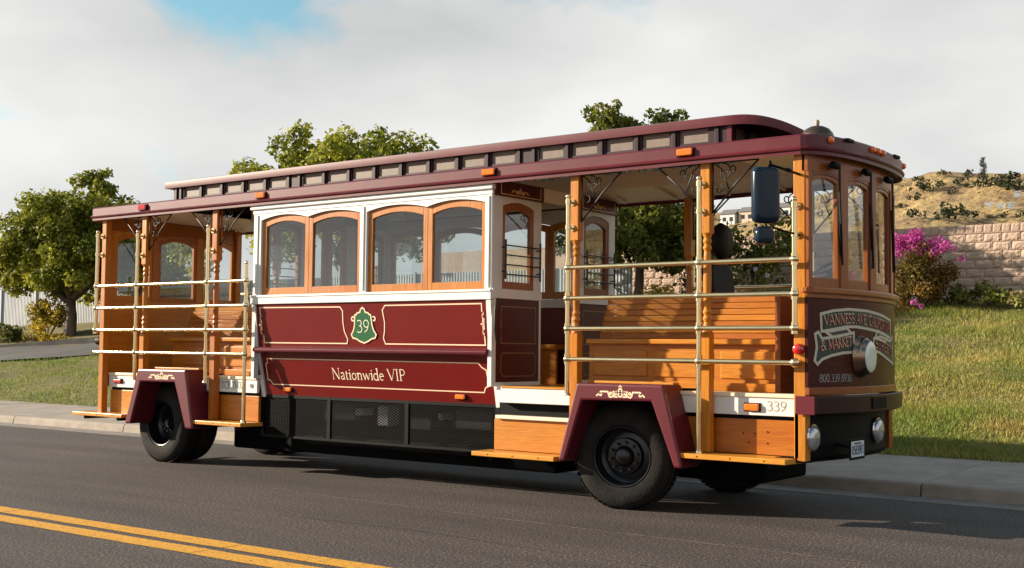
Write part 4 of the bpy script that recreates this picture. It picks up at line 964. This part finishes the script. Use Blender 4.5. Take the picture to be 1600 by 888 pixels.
def crown_clumps(c, rx, ry, rz, n_, rmin, rmax, seed, low=-1.0):
    r_ = random.Random(seed); q = []
    while len(q) < n_:
        d = Vector((r_.gauss(0,1), r_.gauss(0,1), r_.gauss(0,1))).normalized()
        if d.z < low: continue
        k = (r_.random()**.45)*(1+r_.gauss(0, .09))
        q.append(((c[0]+d.x*rx*k, c[1]+d.y*ry*k, c[2]+d.z*rz*k), r_.uniform(rmin, rmax)))
    return q
def leafmat(name, c1, c2, isl=.4, tr=.42): return mat(name, c1, .55, col2=c2, nscale=.9, detail=4, lo=.35, hi=.68, trans=tr, island=isl, spec=.3)
BARK = mat('bark', (.085, .06, .042), .9, col2=(.14, .10, .075), nscale=6, stretch=(1, 1, .25), bump=.8)
LT = leafmat('tree_leaves', (.10, .135, .014), (.42, .40, .05)); LA = leafmat('tree_leaves_bright', (.13, .165, .015), (.46, .44, .05)); LB = leafmat('tree_leaves_dark', (.05, .075, .012), (.26, .26, .04))
LY2 = leafmat('yellow_bush_leaves', (.22, .19, .02), (.58, .40, .04)); LG = leafmat('hedge_leaves', (.05, .075, .012), (.13, .13, .025)); LO = leafmat('bougainvillea_leaves', (.10, .09, .015), (.30, .15, .03))
PINK = leafmat('bougainvillea_flowers', (.50, .055, .29), (.68, .17, .48), .35, .3); AG = leafmat('agapanthus_leaves', (.10, .18, .02), (.24, .30, .05)); HB = leafmat('hill_bush_leaves', (.020, .030, .012), (.055, .06, .025)); DRY = leafmat('dry_tuft', (.30, .24, .08), (.20, .22, .05))
def tree(name, label, base, height_trunk, cl_, lm, per, size, seed, trunk_r=.16, group=None, limbs=7, extra=None):
    t = thing(name, label, 'tree', base, group); bs = Vector(base); r_ = random.Random(seed)
    top = bs+Vector((r_.uniform(-.15,.15), r_.uniform(-.15,.15), height_trunk)); m_ = MB()
    pts = [bs-Vector((0,0,.25)), bs+(top-bs)*.1, bs+(top-bs)*.5+Vector((.08,0,0)), top]
    m_.tube([tuple(p) for p in pts], [trunk_r*1.5, trunk_r*1.05, trunk_r*.85, trunk_r*.75], 10)
    T_o = m_.build('trunk', BARK, t, smooth=True)
    for k in range(limbs):
        c = Vector(r_.choice(cl_)[0]); mid = top+(c-top)*.45+Vector((r_.uniform(-.2,.2), r_.uniform(-.2,.2), .15))
        st = top-Vector((0,0,r_.uniform(0,.35)*height_trunk*.4))
        MB().tube([tuple(st), tuple(mid), tuple(c)], [trunk_r*.55, trunk_r*.32, .015], 7).build('limb', BARK, T_o, smooth=True)
    V, F_ = leaves(cl_, per, size, seed); link('crown', V.tolist(), F_, lm, t)
    return t
# big round tree at the left
b = (-31.9, 13.7, zt(13.7))
c1 = (crown_clumps((-31.5, 13.9, 4.75), 2.75, 2.4, 1.85, 190, .34, .60, 3, -.75)+crown_clumps((-29.6, 15.0, 4.4), 1.9, 1.5, 1.5, 60, .3, .55, 4, -.75)
      +crown_clumps((-33.6, 13.2, 4.0), 1.5, 1.3, 1.15, 60, .3, .5, 6, -.6)+crown_clumps((-31.0, 13.9, 6.75), .9, .8, .6, 14, .18, .32, 5))
tree('street_tree', 'round dense green tree with short trunk at far left by the fence', b, 1.25, c1, LT, 1400, .08, 21, .2)
# crowns rising behind the trolley roof
c2 = crown_clumps((-17.1, 11.4, 4.75), 2.75, 2.2, 2.1, 150, .28, .48, 8, -.5)+crown_clumps((-15.9, 12.2, 6.0), 1.35, 1.1, 1.0, 40, .22, .4, 9)+crown_clumps((-17.55, 11.0, 5.55), 1.7, 1.2, 1.15, 75, .24, .42, 10)
tree('street_tree', 'bright leafy tree rising behind the middle of the trolley roof', (-16.9, 11.5, zt(11.5)), 2.2, c2, LA, 1600, .07, 22, .15)
c3 = crown_clumps((-11.2, 15.9, 4.5), 2.1, 1.8, 1.9, 110, .28, .5, 12, -.8)+crown_clumps((-12.15, 15.6, 6.85), .62, .5, 1.15, 30, .15, .28, 13)+crown_clumps((-11.0, 16.1, 6.85), .95, .6, .85, 36, .15, .28, 14)+crown_clumps((-11.7, 15.8, 6.9), .6, .5, .7, 22, .14, .26, 17)
tree('street_tree', 'dark leafy tree whose sparse top shows above the front of the roof', (-11.4, 15.9, zt(15.9)), 1.6, c3, LB, 1400, .07, 23, .14)
c4 = crown_clumps((-24.2, 13.0, 4.4), .9, .8, .9, 18, .2, .36, 15)+[((-24.45, 12.9, 5.75), .16), ((-24.30, 12.9, 6.05), .15), ((-24.4, 12.9, 5.35), .14)]
tree('young_tree', 'slim young tree with a thin leafy shoot behind the rear of the trolley', (-24.3, 13.0, zt(13.0)), 2.0, c4, LA, 700, .07, 24, .06, limbs=5)
c5 = crown_clumps((-8.6, 17.4, 3.9), 1.0, .7, 1.2, 26, .25, .42, 16)
tree('young_tree', 'small shaded tree against the wall seen beside the driver seat', (-8.9, 17.3, zt(17.3)), 1.0, c5, LB, 620, .07, 25, .07, limbs=5)
# shrubs
def shrub(name, label, cat, base, cl_, lm, per, size, seed, flowers=None, fm=None, group=None):
    t = thing(name, label, cat, base, group); V, F_ = leaves(cl_, per, size, seed); link('foliage', V.tolist(), F_, lm, t)
    r_ = random.Random(seed)
    for k in range(4):
        c = r_.choice(cl_)[0]; MB().tube([(base[0]+r_.uniform(-.08,.08), base[1], base[2]-.1), c], [.03, .01], 6).build('stem', BARK, t)
    if flowers:
        V, F_ = leaves(flowers, per*1.2, size*.9, seed+1); link('blossom', V.tolist(), F_, fm, t)
    return t
bx0, by0 = -4.72, 17.0; bz = zt(by0)
shrub('bougainvillea', 'bougainvillea bush with magenta blossom on top against the pink block wall', 'bush', (bx0, by0, bz),
      crown_clumps((bx0, by0, bz+.75), .72, .6, .72, 40, .16, .28, 31, -.9), LO, 3200, .04, 32,
      crown_clumps((bx0-.10, by0-.05, bz+1.50), .68, .5, .26, 30, .10, .2, 33)+crown_clumps((bx0+.60, by0-.1, bz+1.36), .32, .3, .2, 10, .08, .14, 34)+[((bx0+.95, by0-.1, bz+1.12), .09), ((bx0-.55, by0-.4, bz+.95), .12), ((bx0+.1, by0-.62, bz+.18), .08), ((bx0+.25, by0-.62, bz+.10), .07)], PINK)
shrub('dark_shrub', 'low dark shrub at the foot of the wall right of the bougainvillea', 'bush', (-3.6, 17.5, zt(17.5)), crown_clumps((-3.65, 17.5, zt(17.5)+.22), .75, .4, .3, 26, .12, .22, 35, -.3), LB, 1300, .05, 36)
shrub('bougainvillea', 'second magenta bougainvillea seen through the windscreen', 'bush', (-6.6, 17.2, zt(17.2)), crown_clumps((-6.6, 17.2, zt(17.2)+.4), .5, .4, .4, 20, .14, .22, 37, -.6), LO, 1300, .045, 38, crown_clumps((-6.55, 17.0, zt(17.0)+.75), .5, .35, .3, 16, .1, .17, 39), PINK)
shrub('grass_clump', 'pale wild grass clump at the right edge below the wall', 'plant', (-2.2, 17.2, zt(17.2)), crown_clumps((-2.1, 17.2, zt(17.2)+.15), .75, .45, .32, 24, .12, .22, 40, -.2), DRY, 1300, .06, 41)
shrub('round_bush', 'small yellow-green bush seen over the front bench', 'bush', (-9.8, 14.5, zt(14.5)), crown_clumps((-9.8, 14.5, zt(14.5)+.5), .5, .5, .55, 22, .14, .24, 42, -.5), LY2, 1300, .05, 43)
shrub('yellow_bush', 'rounded yellow bush beside the trunk of the left tree', 'bush', (-33.0, 13.6, zt(13.6)), crown_clumps((-33.0, 13.55, zt(13.6)+.68), .68, .6, .62, 36, .18, .3, 44, -.8), LY2, 1100, .06, 45)
shrub('hedge_bush', 'low green hedge mound at the left frame edge', 'bush', (-34.0, 12.6, zt(12.6)), crown_clumps((-34.1, 12.6, zt(12.6)+.22), .85, .6, .34, 26, .16, .28, 46, -.3), LG, 1100, .06, 47)
shrub('hedge_bush', 'low straggly plants in front of the yellow bush', 'bush', (-31.6, 12.75, zt(12.75)), crown_clumps((-31.9, 12.75, zt(12.75)+.12), 1.0, .4, .2, 22, .10, .2, 48, -.2), LY2, 1100, .05, 49)
# strap-leaved plants with pale flower heads
def agapanthus(label, x, y, n_, h, stalks, seed):
    z = zt(y); t = thing('agapanthus', label, 'plant', (x, y, z)); r_ = random.Random(seed); m_ = MB()
    for k in range(n_):
        a = r_.uniform(0, 2*PI); L_ = h*r_.uniform(.7, 1.25); bx, by = x+r_.uniform(-.35,.35), y+r_.uniform(-.2,.2); wd = .018; px, py = -math.sin(a)*wd, math.cos(a)*wd
        pts = [(0, 0), (.12*L_, .55*L_), (.38*L_, .85*L_), (.75*L_, .72*L_)]
        vs = []
        for i, (d, zz) in enumerate(pts):
            kk = 1-.3*i; vs += [(bx+math.cos(a)*d+px*kk, by+math.sin(a)*d+py*kk, z+zz), (bx+math.cos(a)*d-px*kk, by+math.sin(a)*d-py*kk, z+zz)]
        m_.add(vs, [(0,1,3,2),(2,3,5,4),(4,5,7,6)])
    m_.build('strap_leaves', AG, t)
    for sx, sy, sh_ in stalks:
        S2 = MB().tube([(sx, sy, z), (sx+.04, sy, z+sh_)], .008, 5).build('flower_stalk', AG, t)
        V, F_ = leaves([((sx+.04, sy, z+sh_+.03), .06)], 12000, .02, seed+3); link('flower_head', V.tolist(), F_, mat('pale_blossom', (.55,.52,.60), .6), S2)
agapanthus('bright green strap-leaved plant by the wall seen through the open front', -7.5, 15.9, 220, .72, ((-8.1,15.8,1.15),(-7.85,15.9,1.0)), 51)
agapanthus('strap-leaved plant with a tall pale flower head seen through the windscreen', -5.9, 15.6, 110, .55, ((-6.05,15.5,1.45),(-5.6,15.6,.75)), 52)

# block wall: split-face blocks and a soldier course of caps, each block its own piece
WX0, WX1, WY0, WZ0, ROW, BL = -13.2, 2.4, 18.7, 2.64, .2, .4
WALLM = mat('pink_split_block', (.40, .285, .215), .95, col2=(.51, .375, .29), nscale=4, bump=1.0, bscale=26, detail=9); CAPM = mat('cap_block', (.46, .33, .255), .9, col2=(.39, .275, .21), nscale=5, bump=.3, bscale=40)
MORT = mat('mortar', (.30, .225, .18), .95)
WT = thing('block_wall', 'long pink split-face block wall with upright cap blocks above the lawn', 'wall', ((WX0+WX1)/2, WY0, WZ0))
NR = 8; ztop = WZ0+NR*ROW
MB().box(-20, WX1, WY0+.035, WY0+.17, WZ0-.6, ztop+.19).build('wall_core', MORT, WT)
MB().box(-20, WX0, WY0, WY0+.034, WZ0-.3, ztop+.2).build('far_wall_face', WALLM, WT)
def rough_block(L_, H_, seed, amp):
    r_ = random.Random(seed); nx, nz = 6, 4; m_ = MB()
    for j in range(nz+1):
        for i in range(nx+1):
            e = i in (0, nx) or j in (0, nz); m_.v.append((L_*i/nx, .010 if e else -r_.uniform(.0, amp), H_*j/nz))
    m_.f = [(j*(nx+1)+i, j*(nx+1)+i+1, (j+1)*(nx+1)+i+1, (j+1)*(nx+1)+i) for j in range(nz) for i in range(nx)]
    o0 = len(m_.v); m_.add([(0,.10,0),(L_,.10,0),(L_,.10,H_),(0,.10,H_)], [(3,2,1,0)])
    bot = [i for i in range(nx+1)]; topi = [nz*(nx+1)+i for i in range(nx+1)]; lf = [j*(nx+1) for j in range(nz+1)]; rt = [j*(nx+1)+nx for j in range(nz+1)]
    m_.f += [tuple([o0]+[o0+1]+bot[::-1]), tuple([o0+3]+topi+[o0+2]), tuple([o0, ]+lf+[o0+3]), tuple([o0+1, o0+2]+rt[::-1])]
    me = bpy.data.meshes.new('block'); me.from_pydata(m_.v, [], m_.f); me.update(); return me
bmes = []
for k in range(8):
    me = rough_block(BL-.010, ROW-.010, k, .020); me.materials.append(WALLM); bmes.append(me)
cme = rough_block(.2-.008, .2, 77, .006); cme.materials.append(CAPM)
for r in range(NR):
    x = WX0-(BL/2 if r % 2 else 0)
    while x < WX1-.1:
        o = bpy.data.objects.new('block', random.choice(bmes)); COL.objects.link(o); o.parent = WT
        o.location = Vector((x+.005, WY0+random.uniform(-.006,.006), WZ0+r*ROW+.005))-WT.location; x += BL
x = WX0
while x < WX1-.1:
    o = bpy.data.objects.new('cap_block', cme); COL.objects.link(o); o.parent = WT; o.location = Vector((x+.004, WY0-.02+random.uniform(-.004,.004), ztop+.004))-WT.location; x += .2

# ribbed metal fence at the left
FNC = mat('fence_metal', (.46, .48, .50), .55, col2=(.38, .40, .43), nscale=1.5); FNP = mat('fence_post', (.28, .32, .38), .6)
FT = thing('metal_fence', 'pale grey ribbed metal fence behind the left tree', 'fence', (-36, 16.2, zt(16.2)))
x = -62.0
while x < -14:
    z0 = zt(16.2)-.1; m_ = MB(); n_ = 24; us = []
    for k in range(n_):
        a = x+2.4*k/n_; dd = 2.4/n_
        us += [(a, 0), (a+dd*.45, 0), (a+dd*.5, .028), (a+dd*.95, .028)]
    us.append((x+2.4, 0))
    for (a, ya), (b, yb) in zip(us[:-1], us[1:]): m_.add([(a,16.2+ya,z0),(b,16.2+yb,z0),(b,16.2+yb,z0+1.45),(a,16.2+ya,z0+1.45)], [(0,1,2,3)])
    m_.build('fence_panel', FNC, FT); MB().box(x-.04, x+.04, 16.14, 16.20, z0, z0+1.5).build('fence_post', FNP, FT)
    x += 2.4
# things on the far hill
bush_n = 0
def hill_bush(x, y, r, label, tall=1.0, n_=9):
    z = hill_z(x, y); cl_ = crown_clumps((x, y, z+r*.45*tall), r, r, r*.55*tall, n_, r*.3, r*.5, int(abs(x*13+y*7)), -.3)
    t = thing('hill_bush', label, 'bush', (x, y, z), 'dark bushes dotted over the dry hill'); V, F_ = leaves(cl_, 60/(r*r)*1.6, r*.16, int(abs(x*17+y))); link('foliage', V.tolist(), F_, HB, t)
HBS = [(-111.4,358.4,1.8,'small bush on the ridge, leftmost of the skyline bushes'), (-104.5,359.8,2.4,'wide bush on the hill skyline left of the tall tree'), (-117.1,354.7,2.0,'bush just below the ridge above the trolley roof corner'), (-112.1,341.1,3.2,'broad grey-green bush halfway up the left of the hill'),
 (-107.8,343.6,2.2,'ragged bush in the middle of the upper slope'), (-103.1,348.2,2.3,'bush high on the slope below the skyline bush'), (-101.7,336.1,1.9,'lone bush on the spur in the middle of the hill'), (-112.4,334.6,2.2,'bush low on the left slope above two small ones'),
 (-113.6,330.2,1.4,'right one of two small bushes near the trolley roof edge'), (-115.8,331.1,1.2,'left one of two small bushes near the trolley roof edge'), (-98.6,295.9,2.6,'sparse bush close above the wall behind the bougainvillea'), (-90.7,297.7,3.6,'large dark bush above the wall, left half of a pair'), (-88.3,302.8,3.4,'large dark bush above the wall, right half of a pair'),
 (-88.5,334.9,3.6,'dark bush joined to the right foot of the tall hill tree'), (-85.5,332.1,3.4,'dark bush in the middle of the thicket right of the hill tree'), (-82.4,331.1,3.4,'dark bush at the right frame edge above the letters'), (-87.5,345.7,2.2,'bush above the thicket near the right frame edge'), (-80.0,305.8,1.5,'bush under the white hillside letters'), (-75.8,304.5,1.8,'bush at the right frame edge below the letters'), (-83.6,306.2,1.2,'bush under the left foot of the white T'), (-100.1,343.6,1.5,'small bush left of the tall hill tree'), (-94.8,339.5,2.6,'bush at the foot of the tall hill tree')]
for x, y, r, l in HBS: hill_bush(x, y, r, l)
r_ = random.Random(5)
V = []; F_ = []
cl_ = [((x, y, hill_z(x, y)+.1), r_.uniform(.4, 1.0)) for x, y in ((r_.uniform(-190,-50), r_.uniform(262,368)) for _ in range(520))]
V, F_ = leaves(cl_, 26, .22, 61); o = link('hill_scrub', V.tolist(), F_, HB); o['kind'] = 'stuff'; tag(o, 'low scrub scattered over the dry hillside', 'scrub')
x, y = -94.5, 341.0; z = hill_z(x, y)
tree('hill_tree', 'tall narrow tree standing out on the hill skyline', (x, y, z), 2.0, crown_clumps((x, y, z+4.2), 1.0, 1.0, 3.2, 26, .45, .8, 62, -.9)+crown_clumps((x-.1, y, z+7.0), .9, .9, 1.3, 10, .4, .6, 63), HB, 90, .18, 64, .2, limbs=4)
LETM = mat('white_hill_letter', (.8, .8, .78), .7)
def letter(name, label, x, y, h, bars):
    z = hill_z(x, y); t = MB(); d = Vector((_right.x, _right.y, 0)).normalized()
    for (a0, b0, a1, b1) in bars:
        p = [(a0,b0),(a1,b0),(a1,b1),(a0,b1)]
        t.prism(p, lambda u, v, k: (x+d.x*u*h, y+d.y*u*h+(v*h*.75)+(.0 if k == 0 else .5), hill_z(x, y)+v*h*.9+1.0-(.0 if k == 0 else .3)))
    tag(t.build(name, LETM), label, 'letter', 'white letters on the hill')
letter('hillside_letter', 'white letter T of the word on the hill', -85.2, 312.4, 1.9, ((-.75,.85,.75,1.05), (-.14,0,.14,.848)))
letter('hillside_letter', 'white letter H between T and E on the hill', -82.2, 312.3, 1.75, ((-.55,0,-.30,1.05), (.30,0,.55,1.05), (-.298,.42,.298,.62)))
letter('hillside_letter', 'white letter E at the end of the word on the hill', -79.6, 312.5, 1.75, ((-.5,0,-.25,1.05), (-.248,.85,.5,1.05), (-.248,.43,.35,.60), (-.248,0,.5,.2)))
letter('hillside_letter', 'white letter S above the word on the hill', -81.0, 323.2, 1.75, ((-.5,.85,.5,1.05), (-.5,.45,-.25,.848), (-.248,.45,.5,.62), (.25,.2,.5,.448), (-.5,0,.5,.198)))
# houses on the slope seen past the driver
HW = [mat('house_white', (.62,.62,.60), .7), mat('house_blue', (.36,.46,.52), .7), mat('house_beige', (.50,.40,.32), .7)]; HR = mat('house_roof', (.16,.15,.15), .8); WIN = mat('house_window', (.03,.04,.05), .2)
for i, (x, y, wd, h, mi, l) in enumerate(((-176,340,5,4.2,0,'white gabled house on the slope, leftmost of the row'), (-170,341,4.6,4,2,'beige house between two pale houses on the slope'), (-164,339,4.6,4.4,1,'pale blue gabled house on the slope past the driver seat'), (-158,342,5,4,0,'white house with dark roof, rightmost of the row'), (-168,350,5,4.2,2,'beige house standing higher behind the row'))):
    z = hill_z(x, y)-2.6; H_ = thing('house', l, 'house', (x, y, z), 'houses on the far slope'); h += 2.2
    MB().box(x, x+wd, y, y+6, z-2, z+h).build('wall', HW[mi], H_); MB().yz([(y-.4,z+h),(y+3,z+h+1.8),(y+6.4,z+h)], x-.3, x+wd+.3).build('roof', HR, H_)
    for k in range(2):
        for j in range(2): MB().box(x+.8+k*2.4, x+2.0+k*2.4, y-.06, y+.05, z+h-2.3-j*2.8, z+h-1.0-j*2.8).build('window', WIN, H_)
